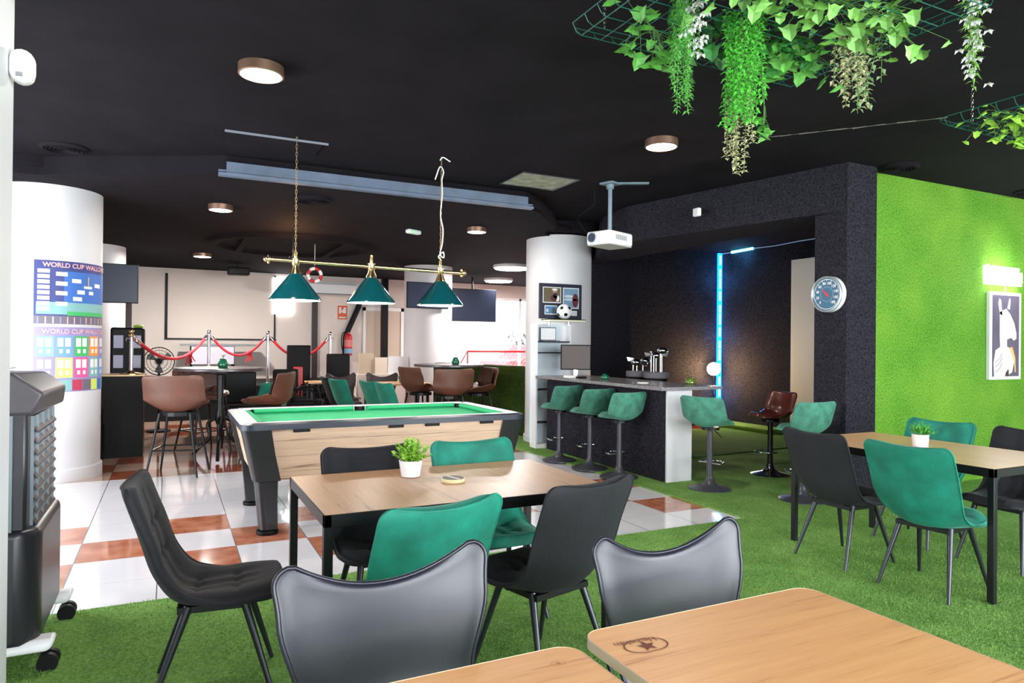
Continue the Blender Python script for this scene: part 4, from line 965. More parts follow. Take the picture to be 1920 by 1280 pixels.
for k in range(8): arc(.03, .13, 2.075-k*.053, 2.113-k*.053, M_PAPER, 'fixture_box', t1, .003)
for z in (2.05, 1.955, 1.86, 1.755): arc(.18, .28, z, z+.04, M_PAPER, 'fixture_box', t1, .003)
arc(.32, .41, 1.99, 2.03, M_PAPER, 'fixture_box', t1, .003); arc(.33, .42, 1.81, 1.85, M_PAPER, 'fixture_box', t1, .003); arc(.37, .45, 1.88, 1.92, M_PAPER, 'fixture_box', t1, .003)
arc(.44, .54, 1.94, 1.965, M_PAPER, 'fixture_box', t1, .003); arc(.5, .56, 1.88, 1.915, M_PAPER, 'fixture_box', t1, .003); arc(.58, .68, 1.96, 2.0, M_PAPER, 'fixture_box', t1, .003)
arc(.485, .5, 1.96, 2.06, mat('poster_gold', (200, 180, 110), .4), 'trophy', t1, .0034)
t2 = thing('wall_poster', 'lower colourful tournament wallchart poster on the left white column', 'poster')
arc(0, .9, .9, 1.545, PM['violet'], 'poster_sheet', t2)
def group_box(u, z, c, h=.2, w=.15):
    arc(u, u+w, z-h, z, PM[c], 'group_box', t2, .0014)
    for q in (0, 1): arc(u+.015+q*(w/2-.01), u+w/2-.01+q*(w/2-.01), z-h*.52, z-.018, M_PAPER, 'fixture_table', t2, .0026)
    for q in (0, 1): arc(u+.03+q*.06, u+.06+q*.06, z-h*.85, z-h*.65, M_PAPER, 'score_box', t2, .0026)
for k, c in enumerate(('teal', 'sky', 'green', 'oran', 'violet')): group_box(.02+k*.165, 1.455, c)
for k, c in enumerate(('violet', 'yell', 'pink', 'teal', 'sky')): group_box(.02+k*.165, 1.24, c)
for k, c in enumerate(('blue', 'sky', 'teal', 'red', 'grey', 'yell', 'blue', 'teal')): arc(.02+k*.105, .12+k*.105, .91, 1.02, PM[c], 'picture_strip', t2, .0014)
def ctext(zc, par):
    def f(co):
        a_ = A0+(.45+co.x*1.0)/.48; R = CR+.005; return (CX+R*math.cos(a_), CY+R*math.sin(a_), zc+co.y)
    text('WORLD CUP WALLCHART', .062, PM['rose'], par, None, 'title', font_bold=True, mapf=f)
ctext(2.155, t1); ctext(1.5, t2)

# ================================================================ AIR COOLER
t = thing('air_cooler', 'tall black evaporative air cooler on white castors by the left wall', 'air cooler', (-.78, 3.83, 0), math.radians(0))
M_CASE = mat('black_cooler_shell', (40, 38, 44), .35)
mb = MB().prism([(-.3, -.36), (.24, -.36), (.3, -.3), (.3, .3), (.24, .36), (-.3, .36)], .13, .62); mb.build('water_tank', M_CASE, t, bevel=.03, seg=3)
B(-.28, .25, -.33, .33, .6, 1.12).build('body', M_CASE, t, bevel=.015)
mb = MB().add([(-.3, -.34, 1.1), (.27, -.34, 1.1), (.3, .34, 1.1), (-.3, .34, 1.1), (-.3, -.34, 1.28), (.2, -.34, 1.28), (.22, .34, 1.26), (-.3, .34, 1.28), (.31, -.34, 1.19), (.31, .34, 1.19)],
              [(3, 2, 1, 0), (4, 5, 6, 7), (0, 1, 8, 5, 4), (2, 3, 7, 6, 9), (1, 2, 9, 8), (8, 9, 6, 5), (3, 0, 4, 7)])
mb.build('hood', mat('cooler_hood', (78, 74, 80), .4), t, bevel=.015, seg=3)
B(-.2, .12, -.2, .2, 1.281, 1.286).build('control_panel', mat('silver_panel', (170, 168, 176), .3), t); B(.0, .08, -.02, .1, 1.286, 1.289).build('red_badge', M_RED, t)
f = B(.25, .262, -.26, .3, .54, 1.09).build('louvre_frame', mat('louvre_grey', (128, 138, 146), .4), t)
for k in range(10):
    z = .585+k*.05
    MB().add([(.262, -.25, z), (.262, .29, z), (.274, .29, z-.02), (.274, -.25, z-.02), (.262, -.25, z+.008), (.262, .29, z+.008), (.276, .29, z-.012), (.276, -.25, z-.012)], [(0, 1, 2, 3), (7, 6, 5, 4), (0, 3, 7, 4), (1, 5, 6, 2), (3, 2, 6, 7)]).build('louvre', M_CASE, f)
for y in (-.2, -.05, .1, .25): B(.262, .272, y-.003, y+.003, .54, 1.09).build('vertical_vane', MATS['louvre_grey'], t)
p = B(-.26, .2, -.345, -.33, .4, 1.1).build('side_grille', mat('side_grille_grey', (132, 142, 150), .5), t)
for k in range(13): B(-.24, .1, -.35, -.344, .43+k*.05, .455+k*.05).build('grille_slot', M_BLKPL, p)
B(.26, .266, -.05, .07, .22, .5).build('water_gauge', M_GREYPL, t)
for s in (-1, 1):
    q = MB().add([(-.34, s*.3-.06, .1), (.34, s*.3-.06, .1), (.34, s*.3+.06, .1), (-.34, s*.3+.06, .1), (-.3, s*.3-.05, .15), (.22, s*.3-.05, .15), (.22, s*.3+.05, .15), (-.3, s*.3+.05, .15), (.36, s*.3-.05, .15), (.36, s*.3+.05, .15)],
                 [(3, 2, 1, 0), (4, 5, 6, 7), (0, 1, 8, 5, 4), (2, 3, 7, 6, 9), (1, 2, 9, 8), (8, 9, 6, 5), (3, 0, 4, 7)]).build('castor_bracket', M_WHITEPL, t, bevel=.02, seg=3)
    for x in (-.3, .33):
        MB().cyl((x, s*.3-.04, .045), (x, s*.3-.012, .045), .04, n=20).cyl((x, s*.3+.012, .045), (x, s*.3+.04, .045), .04, n=20).build('castor_wheel', M_BLKPL, q, smooth=40)
# dried leaf strips on the wall end
t = thing('dried_palm_leaves', 'dry yellow leaf strips drooping over the top of the air cooler', 'dried leaves', (-.6, 2.95, 1.22))
for k, (a1, l) in enumerate(((-.2, .3), (.05, .36), (.35, .22), (.6, .18))):
    mb = MB(); pts = [(0+.1*math.sin(a1)*s_, .06*s_, .28-.28*s_*s_-.15*s_*(l/.3)) for s_ in (0, .25, .5, .75, 1)]
    vs = []
    for i, p_ in enumerate(pts):
        w_ = .018*math.sin(PI*(i+.3)/4.8)+.003; vs += [(p_[0]-w_, p_[1], p_[2]), (p_[0], p_[1]-.004, p_[2]+.004), (p_[0]+w_, p_[1], p_[2])]
    mb.add(vs, [(3*i+j, 3*i+j+1, 3*i+j+4, 3*i+j+3) for i in range(4) for j in (0, 1)]).build('dry_leaf', mat('dry_leaf_yellow', (196, 186, 110), .7, var=.3), t)
MB().tube([(0, 0, .28), (-.1, .05, .3), (-.2, .1, .2), (-.22, .3, .02)], .008, 8).build('stem', MATS['dry_leaf_yellow'], t)

# ================================================================ TABLE PLANTS AND SMALL THINGS
def leaf(mb, p, d, l, w, up=Vector((0, 0, 1)), bend=.25):
    p = Vector(p); d = Vector(d).normalized(); s = d.cross(up)
    if s.length < .1: s = d.cross(Vector((1, 0, 0)))
    s.normalize(); n = s.cross(d)
    a = p; b = p+d*l*.4+n*l*bend*.4; c = p+d*l-n*l*bend*.2
    mb.add([a, b+s*w/2+n*w*.12, c, b-s*w/2+n*w*.12, b], [(0, 1, 4), (1, 2, 4), (2, 3, 4), (3, 0, 4)])
def potted(label, x, y, z, seed, style):
    t = thing('potted_plant', label, 'potted plant', (x, y, z))
    if style == 'box': MB().lathe([(.001, 0), (.036, 0), (.046, .004), (.058, .08), (.0585, .082), (.053, .083), (.05, .07), (.001, .068)], n=24).build('pot', M_POT, t, smooth=40)
    else:
        p = MB().lathe([(.001, .004), (.04, .004), (.047, .012), (.052, .084), (.048, .086), (.044, .07), (.001, .068)], n=28).build('pot', M_POT, t, smooth=40)
        MB().lathe([(.001, 0), (.05, 0), (.056, .006), (.05, .006), (.001, .004)], n=28).build('saucer', mat('pinkish_saucer', (222, 190, 184), .4), p, smooth=40)
    rn = random.Random(seed); mb = MB(); st_ = MB()
    for k in range(64 if style == 'box' else 46):
        an = rn.uniform(0, 2*PI); tilt = rn.uniform(.05, 1.25); L_ = rn.uniform(.055, .105)*(1 if tilt > .4 else 1.15)
        d = Vector((math.sin(tilt)*math.cos(an), math.sin(tilt)*math.sin(an), math.cos(tilt))); r0 = rn.uniform(0, .03)
        b0 = Vector((r0*math.cos(an), r0*math.sin(an), .068)); b1 = b0+d*L_; st_.tube([b0, (b0+b1)/2+Vector((0, 0, .012)), b1], .0015, 4)
        for q in range(7 if style == 'box' else 5):
            s_ = .35+.65*q/6; pp = b0.lerp(b1, min(1, s_)); a2_ = rn.uniform(0, 2*PI)
            dd = (d*.6+Vector((math.cos(a2_), math.sin(a2_), rn.uniform(-.1, .7)))).normalized()
            leaf(mb, pp, dd, *((.024, .021) if style == 'box' else (.042, .009)))
    st_.build('stems', M_STEM, t); mb.build('leaves', M_LEAFY if style == 'box' else mat('fresh_leaf', (96, 190, 84), .5, var=.25, vscale=20), t, kind='stuff')
M_POT = mat('white_ceramic', (244, 243, 245), .25)
potted('small bushy plant in a white pot on the near oak table', 1.075, 3.27, .76, 3, 'box')
potted('small grassy plant in a white pot on the right oak table', 4.5, 2.9, .76, 9, 'round')
t = thing('coaster_tray', 'round wooden coaster with a dark top and pale stripe on the near table', 'coaster', (1.225, 3.08, .7605))
MB().lathe([(.001, 0), (.056, 0), (.058, .004), (.058, .013), (.055, .016), (.001, .016)], n=40).build('rim', mat('pale_wood_rim', (238, 222, 176), .5), t, smooth=40)
MB().lathe([(.001, .016), (.052, .016), (.052, .0172), (.001, .0172)], n=40).build('dark_top', mat('olive_top', (58, 58, 42), .5), t)
MB().box(-.007, .007, -.05, .05, .0172, .0182, rz=.25, c=(0, 0)).build('stripe', M_PAPER, t)
def vase(label, x, y, z):
    t = thing('green_vase', label, 'vase', (x, y, z), 0)
    MB().lathe([(.001, 0), (.045, 0), (.06, .02), (.062, .05), (.04, .085), (.034, .095), (.04, .11), (.036, .11), (.001, .09)], n=24).build('vase_body', M_GREENGL, t, smooth=50)
    mb = MB(); rn = random.Random(1)
    for k in range(14):
        a_ = rn.uniform(0, 6.28); leaf(mb, (0, 0, .1), (math.cos(a_)*.5, math.sin(a_)*.5, 1), .075, .01)
    mb.build('dry_sprigs', mat('dry_sprig', (150, 150, 110), .7), t)
vase('green glass vase with sprigs on the left round high table', .58, 8.95, 1.1)
vase('green glass vase with sprigs on the right round high table', 3.92, 9.8, 1.1)
tag(MB().lathe([(.001, 0), (.05, 0), (.06, .05), (.07, .09), (.05, .14), (.001, .16)], (3.55, 11.3, .75), 20).build('green_pot', M_GREENGL, smooth=True), 'small round green pot on the far low oak table', 'pot')

# ================================================================ HANGING GREENERY
def tray(label, x0, x1, y0, y1, z, grp):
    t = thing('hanging_wire_tray', label, 'wire tray', (0, 0, 0), 0, grp); mb = MB(); n = int((x1-x0)/.1)
    for i in range(n+1):
        x = x0+(x1-x0)*i/n; mb.tube([(x, y0, z), (x, y1-.0, z), (x, y1+.05, z+.035), (x, y1+.06, z+.06)], .0022, 5)
    m_ = int((y1-y0)/.1)
    for i in range(m_+1):
        y = y0+(y1-y0)*i/m_; mb.tube([(x0-.0, y, z), (x1, y, z)], .0022, 5)
    for e, s in ((x0, -1), (x1, 1)):
        for i in range(m_+1):
            y = y0+(y1-y0)*i/m_; mb.tube([(e, y, z), (e+s*.03, y, z+.015), (e+s*.05, y, z+.05)], .0022, 5)
        for dz, dx in ((.0, .0), (.05, .05)): mb.tube([(e+s*dx, y0, z+dz), (e+s*dx, y1, z+dz)], .003, 5)
    mb.tube([(x0, y1+.06, z+.06), (x1, y1+.06, z+.06)], .0025, 5)
    mb.build('wire_grid', M_WIREG, t)
    for x, y in ((x0+.05, y1-.12), (x1-.3, y1-.12), (x0+.05, y0+.1)): 
        c_ = MB(); L_ = (ZC-z)/10
        for i in range(10):
            c = z+L_*(i+.5); c_.tube([(x+(.008*math.cos(2*PI*k/8) if i % 2 else 0), y+(0 if i % 2 else .008*math.cos(2*PI*k/8)), c+math.sin(2*PI*k/8)*L_*.6) for k in range(8)], .0022, 4, closed=True)
        c_.build('chain', M_CHROME, t)
    return t
ZT = 2.9
tray('green wire tray hung by chains holding the main hanging greenery', 1.75, 3.15, 1.75, 2.8, ZT, 'hanging wire trays')
tray('green wire tray with foliage at the right edge of the photo', 4.62, 6.6, 1.75, 2.8, ZT, 'hanging wire trays')
M_LEAFM = mat('variegated_leaf', (150, 180, 96), .5, var=.0, vscale=10, rgb2=(60, 130, 54)) if 0 else mat('pale_ivy_leaf', (118, 172, 84), .5, var=.35, vscale=12)
def ivy_leaf(mb, p, rn, s):
    a_ = rn.uniform(0, 2*PI); d = Vector((math.cos(a_), math.sin(a_), rn.uniform(-1.6, .1))).normalized(); sd = d.cross(Vector((0, 0, 1))).normalized(); n = sd.cross(d)
    p = Vector(p)
    o = [(0, 0), (.1, .32), (-.02, .55), (.32, .38), (.62, .34), (1, 0), (.62, -.34), (.32, -.38), (-.02, -.55), (.1, -.32)]
    c = p+d*s*.4+n*s*.1
    vs = [p+d*s*x+sd*s*y-n*abs(y)*s*.3 for x, y in o]+[c]
    mb.add(vs, [(k, (k+1) % 10, 10) for k in range(10)])
def ivy(label, pts, n, s, seed, m=None, spread=.12, drop=.15):
    t = thing('hanging_ivy', label, 'ivy', (0, 0, 0), 0, None); rn = random.Random(seed); mb = MB(); st_ = MB()
    cur = catmull(pts, 10)
    st_.tube(cur, .003, 5)
    for k in range(n):
        p = rn.choice(cur); q = p+Vector((rn.gauss(0, spread), rn.gauss(0, spread*.6), rn.uniform(-drop, .06))); 
        st_.tube([p, (p+q)/2+Vector((0, 0, .02)), q], .0012, 4); ivy_leaf(mb, q, rn, s*rn.uniform(.6, 1.15))
    mb.build('leaves', m or M_LEAF, t, kind='stuff'); st_.build('stems', M_STEM, t, kind='stuff')
    return t
def strands(name, label, x, y, z0, lens, rad, m, seed, lf, step=.012, cat='hanging plant', mstem=None, flowers=None, per=2):
    t = thing(name, label, cat, (0, 0, 0)); rn = random.Random(seed)
    mb = MB(); st_ = MB(); fl = MB()
    for L_ in lens:
        an = rn.uniform(0, 2*PI); r_ = rad*math.sqrt(rn.random()); px, py = x+r_*math.cos(an), y+r_*math.sin(an)
        dx, dy = rn.gauss(0, .03), rn.gauss(0, .03)
        pts = [Vector((px+dx*k/6-(px-x)*.35*k/6, py+dy*k/6-(py-y)*.35*k/6, z0+.03-L_*k/6)) for k in range(7)]
        st_.tube(pts, .0016, 4); cur = catmull(pts, 6); d_ = 0; ns = int(L_/step)
        for k in range(ns):
            p = cur[min(len(cur)-1, int(k/ns*len(cur)))].lerp(cur[min(len(cur)-1, int(k/ns*len(cur))+1)], (k/ns*len(cur)) % 1)
            for q in range(per):
                a_ = k*1.3+q*PI+rn.uniform(-.4, .4); leaf(mb, p, (math.cos(a_), math.sin(a_), rn.uniform(-.9, .1)), lf[0]*rn.uniform(.7, 1.2), lf[1])
            if flowers and k % flowers == 0:
                fp = p+Vector((rn.gauss(0, .02), rn.gauss(0, .02), 0))
                for q in range(4): leaf(fl, fp, (math.cos(q*1.57), math.sin(q*1.57), -.5), .028, .022)
    mb.build('leaves', m, t, kind='stuff'); st_.build('stems', mstem or M_STEM, t, kind='stuff')
    if flowers: fl.build('flowers', M_FLOWER, t, kind='stuff')
    return t
ivy('trailing ivy hanging at the left end of the main wire tray', [(1.85, 2.5, 2.9), (1.93, 2.5, 2.86), (2.0, 2.52, 2.84)], 30, .085, 1, drop=.16, spread=.07)
ivy('ivy clump behind the fern and the bright green strands', [(2.2, 2.5, 2.93), (2.5, 2.5, 2.92), (2.8, 2.5, 2.93)], 90, .075, 2, mat('dark_ivy_leaf', (40, 108, 44), .45, var=.35, vscale=14), .12, .12)
ivy('ivy clump right of the bright green strands', [(2.55, 2.5, 2.93), (2.75, 2.45, 2.93), (2.98, 2.5, 2.93)], 85, .072, 3, M_LEAF, .1, .14)
ivy('large leaved ivy along the near side of the main tray', [(1.9, 2.1, 2.93), (2.2, 2.05, 2.92), (2.6, 2.05, 2.92), (3.0, 2.1, 2.93)], 170, .072, 4, M_LEAFM, .14, .1)
strands('hanging_fern', 'pale green fern fronds with white blossoms hanging left of the bright strands', 1.97, 2.36, 2.92, [.3, .42, .46, .5, .52, .4, .46, .36, .3], .06, mat('fern_green', (104, 190, 84), .5, var=.2, vscale=15), 5, (.03, .008), .008)
strands('hanging_blossom', 'white blossom sprig hanging in front of the fern fronds', 2.02, 2.3, 2.9, [.28, .24, .22], .035, M_LEAF, 15, (.02, .01), .02, flowers=1)
strands('hanging_bright_vine', 'dense bright lime green vine hanging lowest from the main tray', 2.36, 2.38, 2.92, [.5, .46, .44, .5, .42, .48, .4, .36, .5, .4, .36, .45, .48, .34, .3, .5, .5, .44, .46, .38], .1, M_LEAFB, 6, (.036, .017), .012)
strands('hanging_cream_strand', 'cream coloured leaf strands hanging below the lime green vine', 2.39, 2.42, 2.92, [.72, .7, .68, .64, .62, .58], .06, M_LEAFC, 7, (.026, .021), .014)
ivy('ivy sprig hanging low right of the lime green vine', [(2.48, 2.4, 2.75), (2.5, 2.38, 2.6), (2.52, 2.4, 2.42)], 11, .08, 8, M_LEAF, .02, .08)
strands('hanging_eucalyptus', 'cream and olive eucalyptus strands hanging right of the ivy', 2.97, 2.26, 2.92, [.3, .34, .26, .36, .28, .22, .3, .24, .34], .09, M_LEAFC, 9, (.032, .02), .018)
strands('hanging_olive_strand', 'olive green leaf strands hanging behind the cream eucalyptus', 3.02, 2.26, 2.92, [.4, .26, .32, .24, .36], .1, M_LEAFO, 10, (.04, .024), .032)
strands('hanging_jasmine', 'white flowering garland hanging alone near the top right corner', 3.33, 1.92, 3.08, [.36, .43, .46, .4, .3], .045, mat('garland_green', (130, 180, 84), .5, var=.2), 11, (.045, .011), .02, flowers=2)
ivy('green foliage clump on the right edge tray', [(4.75, 2.6, 2.92), (4.95, 2.5, 2.92), (5.2, 2.45, 2.92)], 100, .07, 12, M_LEAFY, .1, .16)
strands('hanging_right_vine', 'olive and yellow vine hanging at the right edge of the photo', 5.0, 2.35, 2.9, [.5, .56, .6, .46, .52, .4], .07, M_LEAFO, 13, (.04, .022), .02)

# cracks of pale filler along the ceiling joint
t = MB()
rn = random.Random(5)
pp = [Vector((4.1+1.0*k/24*1.0, 4.35-1.25*k/24, ZC-.003)) for k in range(25)]
for a_, b_ in zip(pp, pp[1:]):
    w_ = rn.uniform(.003, .012); a_ = a_+Vector((0, rn.gauss(0, .012), 0)); s = Vector((w_, w_, 0)); t.add([a_-s, a_+s, b_+s, b_-s], [(0, 1, 2, 3)])
o = t.build('ceiling_crack', mat('pale_filler', (150, 148, 146), .8)); o['kind'] = 'structure'

# ================================================================ BACK OF THE ROOM
YB = Y1-.001
# projection screen frame
t = thing('projection_screen', 'large pale projection screen with thin black border on the back wall', 'projection screen', (0, 0, 0))
B(-.05, 2.1, YB-.03, YB-.001, 1.48, 2.9).build('screen_surface', mat('screen_fabric', (228, 214, 205), .7), t)
MB().box(-.09, -.04, YB-.045, YB-.001, 1.46, 2.84).box(-.09, 2.14, YB-.04, YB-.001, 1.45, 1.475).box(2.09, 2.12, YB-.045, YB-.001, 1.46, 2.9).build('border', M_BLKPL, t)
tag(B(2.05, 2.5, YB-.06, YB-.001, 2.04, 2.86).build('wall_light_panel', mat('white_panel_glow', (255, 250, 246), .5, emit=5), bevel=.04, seg=4), 'glowing white rounded light panel on the back wall behind the left lamp shade', 'wall light')
t = thing('air_conditioner', 'white wall air conditioning unit high on the back wall', 'air conditioner', (3.3, YB, 2.5))
B(-.62, .62, -.24, -.001, 0, .27).build('body', M_WHITEPL, t, bevel=.03); B(-.58, .58, -.25, -.2, .01, .04).build('air_outlet', M_GREYPL, t)
# life ring
t = thing('life_ring', 'small red and white life ring hung high behind the left lamp shade', 'life ring', (2.02, 11.0, 2.47)); MB().tube([(0, 0, .15), (0, 0, ZL-2.47)], .004, 6).build('cord', M_WHITEPL, t)
for k in range(8):
    pts = [(.1*math.cos(a_), 0, .1*math.sin(a_)) for a_ in [k*PI/4+i*PI/20 for i in range(6)]]
    MB().tube(pts, .026, 10).build('ring_segment', M_RED if k % 2 else M_WHITEPL, t, smooth=True)
# exit sign and extinguisher
t = thing('fire_sign', 'orange and white fire extinguisher sign on the back wall', 'sign', (3.62, YB, 2.12))
B(-.11, .11, -.012, -.001, -.16, .16).build('board', mat('orange_red_sign', (214, 96, 50), .5), t)
for a_ in ((-.08, -.03, -.015, -.013, -.02, .12), (.03, .08, -.015, -.013, -.02, .12), (-.08, .08, -.015, -.013, -.13, -.1)): B(*a_).build('pictogram', M_PAPER, t)
MB().add([(-.03, -.016, .02), (.03, -.016, .1), (.03, -.016, -.02)], [(0, 1, 2)]).build('pictogram', M_PAPER, t)
t = thing('fire_extinguisher', 'red fire extinguisher with blue label on the back wall', 'fire extinguisher', (3.72, YB-.2, 1.12))
MB().lathe([(.001, 0), (.085, 0), (.09, .02), (.09, .42), (.07, .48), (.03, .51), (.025, .54), (.001, .54)], n=28).build('cylinder', M_RED, t, smooth=40)
MB().lathe([(.0905, .05), (.0915, .05), (.0915, .16), (.0905, .16)], n=28, closed=True).build('label', mat('pale_blue_label', (120, 170, 205), .5), t)
MB().lathe([(.0905, .2), (.0915, .2), (.0915, .36), (.0905, .36)], n=28, closed=True).build('instruction_label', mat('pinkish_label', (214, 120, 120), .5), t)
MB().box(-.02, .02, -.04, .04, .54, .6).box(-.012, .012, -.1, .02, .59, .61).build('valve', M_BLKPL, t); MB().tube(catmull([(0, -.04, .57), (-.14, -.04, .5), (-.16, -.02, .25), (-.11, 0, .05)], 8), .012, 8).build('hose', M_BLKPL, t, smooth=True)
B(-.03, .03, .08, .199, .3, .36).build('wall_bracket', M_BLKMET, t)
# stanchions with ropes
def stanchion(label, x, y, z, h, r, grp='rope posts on the stage'):
    t = thing('rope_post', label, 'rope post', (x, y, z), 0, grp)
    MB().lathe([(.001, 0), (.13, 0), (.13, .01), (.04, .03), (r, .05), (.001, .05)], n=28).build('base', M_BRASS, t, smooth=50)
    MB().cyl((0, 0, .04), (0, 0, h-.08), r, n=16).build('post', M_CHROME, t, smooth=40)
    MB().lathe([(r, h-.1), (r*1.5, h-.09), (r*1.5, h-.07), (r*.8, h-.06)], n=16).sphere((0, 0, h-.03), r*1.35, 14, 8).build('finial', M_BRASS if 'brass' in label else M_CHROME, t, smooth=50)
    MB().tube([(r, 0, h-.12), (r+.03, 0, h-.11), (r+.035, 0, h-.15)], .006, 6).tube([(-r, 0, h-.12), (-r-.03, 0, h-.11), (-r-.035, 0, h-.15)], .006, 6).build('hook', M_CHROME, t, smooth=True)
# the leftmost post stands on the black counter by the left column
t = thing('black_counter', 'black low counter with gold edged top behind the left column', 'counter', (-.62, 9.75, 0))
B(-.45, .34, -.2, .3, .0, .985).build('cabinet', M_BLKPL, t, bevel=.004); B(-.46, .36, -.22, .32, .985, 1.0).build('countertop', M_CHAIN, t)
stanchion('brass topped rope post at far left standing on the black counter', -.42, 9.72, 1.0, .56, .022, 'rope posts')
SX = [(.65, 13.8), (1.68, 13.8), (2.85, 13.8)]
for (x, y), lab in zip(SX, ('chrome rope post second from left, behind the left high table', 'chrome rope post at the screen corner, third from left', 'chrome rope post rightmost, left of the fire extinguisher')): stanchion(lab, x, y, .6, 1.02, .028)
P0 = [(-.38, 9.72, 1.44), (.6, 13.8, 1.5)]
def rope(label, a, b, sag, r, tie=None):
    t = thing('red_rope', label, 'rope', (0, 0, 0), 0, 'red ropes between the posts'); a, b = Vector(a), Vector(b)
    pts = [a.lerp(b, k/24)-Vector((0, 0, sag*4*(k/24)*(1-k/24))) for k in range(25)]
    MB().tube(pts, r, 10).build('rope', M_ROPE, t, smooth=True)
    for e, f_ in ((pts[0], pts[1]), (pts[-1], pts[-2])): MB().cyl(e, f_, r*1.25).build('end_cap', M_CHROME, t, smooth=40)
    if tie:
        p = pts[tie]; mb = MB().sphere(p, r*1.6, 12, 8)
        for k in range(4): mb.tube([p, p+Vector((.03*(k-1.5), 0, -.1)), p+Vector((.05*(k-1.5), 0, -.2+.02*k))], .009, 6)
        mb.build('tied_bow', M_ROPE, t, smooth=True)
rope('thick red rope leftmost, sagging in front of the fan', *P0, .32, .024, 17)
rope('red rope below the screen with a tied bow, middle', (.7, 13.8, 1.5), (1.63, 13.8, 1.5), .34, .022, 17)
rope('red rope right, sagging before the tall black chair', (1.73, 13.8, 1.5), (2.8, 13.8, 1.5), .36, .024)
# speaker cabinet, fan, tv sets
t = thing('speaker_cabinet', 'black speaker cabinet with pale panels behind the left rope post', 'speaker', (-.52, 11.3, 0))
B(-.22, .2, -.2, .25, 0, 1.6).build('cabinet', M_BLKPL, t, bevel=.03); 
for x in (-.12, .1):
    for z in (1.12, 1.4): B(x-.06, x+.06, -.206, -.2, z-.09, z+.09).build('pale_panel', mat('grey_lilac_panel', (150, 150, 172), .4), t, bevel=.002)
tag(MB().sphere((0, 0, 0), .07, 12, 8, .35).build('moss_clump', M_LEAFY, smooth=True), 'small yellow green moss clump on top of the black speaker cabinet', 'moss').location = (-.4, 11.3, 1.622)
t = thing('pedestal_fan', 'round cage pedestal fan left of the left high table', 'fan', (-.14, 12.0, 0))
mb = MB()
for r_ in (.06, .12, .17, .215): mb.tube([(r_*math.cos(k*PI/18), -.05+.05*(r_/.215)**2, 1.1+r_*math.sin(k*PI/18)) for k in range(36)], .004 if r_ < .2 else .008, 5, closed=True)
for k in range(24): a_ = k*PI/12; mb.tube([(.03*math.cos(a_), -.06, 1.1+.03*math.sin(a_)), (.12*math.cos(a_), -.045, 1.1+.12*math.sin(a_)), (.215*math.cos(a_), 0, 1.1+.215*math.sin(a_))], .002, 4)
mb.build('cage', M_STEELLEG, t)
for k in range(3):
    a_ = k*2*PI/3+.5; c, s = math.cos(a_), math.sin(a_)
    MB().add([(.02*c, -.01, 1.1+.02*s), (.17*c-.07*s, -.03, 1.1+.17*s+.07*c), (.19*c, -.01, 1.1+.19*s), (.16*c+.06*s, .02, 1.1+.16*s-.06*c)], [(0, 1, 2, 3)]).build('blade', M_GREYPL, t)
MB().cyl((0, -.03, 1.1), (0, .1, 1.1), .05).build('motor', M_BLKPL, t, smooth=40); MB().cyl((0, .06, .03), (0, .06, 1.08), .018).build('pole', M_BLKPL, t, smooth=40); MB().lathe([(.001, 0), (.18, 0), (.17, .03), (.001, .04)], (0, .06, 0), 24).build('base', M_BLKPL, t, smooth=40)
def tv(label, x, y, z, wd, h, rz=0, arm=None):
    t = thing('television', label, 'television', (x, y, z), rz, 'wall televisions')
    B(-wd/2, wd/2, -.02, .03, -h/2, h/2).build('housing', M_BLKPL, t, bevel=.004); B(-wd/2+.012, wd/2-.012, -.022, -.02, -h/2+.015, h/2-.012).build('screen', M_SCREEN, t)
    if arm == 'ceil': MB().cyl((0, .06, 0), (0, .06, ZL-z), .02).box(-.1, .1, .03, .08, -.1, .1).build('ceiling_mount', M_BLKMET, t)
    else: B(-.1, .1, .03, arm or .1, -.1, .1).build('wall_mount', M_BLKMET, t)
tv('large television hanging before the bright window, blue grey screen', 6.22, 14.5, 2.3, 1.13, .74, 0, 'ceil')
tv('dark television on the far right column behind the third lamp shade', 4.45, 12.6, 2.34, .86, .5, math.radians(4), .14)
tv('dark television on the far left column beside the posters', -.93, 12.55, 2.32, .95, .62, 0, .12)
B(5.75, 6.9, Y1-.12, Y1-.02, 1.93, 2.05).build('trim_9', M_WARMW)['kind'] = 'structure'
t = thing('ceiling_projector', 'small black projector under the lowered ceiling before the screen', 'projector', (1.21, 14.6, ZL))
B(-.2, .2, -.15, .15, -.22, -.08).build('body', M_BLKPL, t, bevel=.02); MB().cyl((0, 0, -.08), (0, 0, -.001), .03).build('mount', M_BLKMET, t); MB().cyl((.1, .15, -.15), (.1, .18, -.15), .04).build('lens', M_CHROME, t)
# stage objects: folding table, card boards
t = thing('folding_table', 'grey topped folding table with thin black legs under the screen', 'table', (.95, 15.6, .6))
B(-.75, .75, -.3, .3, .72, .76).build('tabletop', M_GREYPL, t); B(-.55, .25, -.28, -.26, .35, .72).build('front_panel', mat('lilac_grey_panel', (196, 190, 204), .6), t)
for x in (-.55, .25): MB().tube([(x, -.2, .72), (x, -.2, 0)], .018).build('leg', M_BLKMET, t); MB().tube([(x, .2, .72), (x, .2, 0)], .018).build('leg', M_BLKMET, t)
t = thing('side_sideboard', 'low pale cabinet behind the shell chairs carrying white cards', 'cabinet', (3.62, 13.1, 0))
B(-.45, .5, -.2, .25, 0, .82).build('body', M_WARMW, t, bevel=.004); B(-.43, .02, -.205, -.2, .05, .78).build('door', M_WARMW, t, bevel=.003); B(.06, .48, -.205, -.2, .05, .78).build('door', M_WARMW, t, bevel=.003)
tag(B(3.22, 3.5, 12.95, 12.99, .82, 1.22).build('card_board', mat('tan_card', (206, 186, 160), .7)), 'tan cardboard sheet leaning behind the white card at the back', 'card')
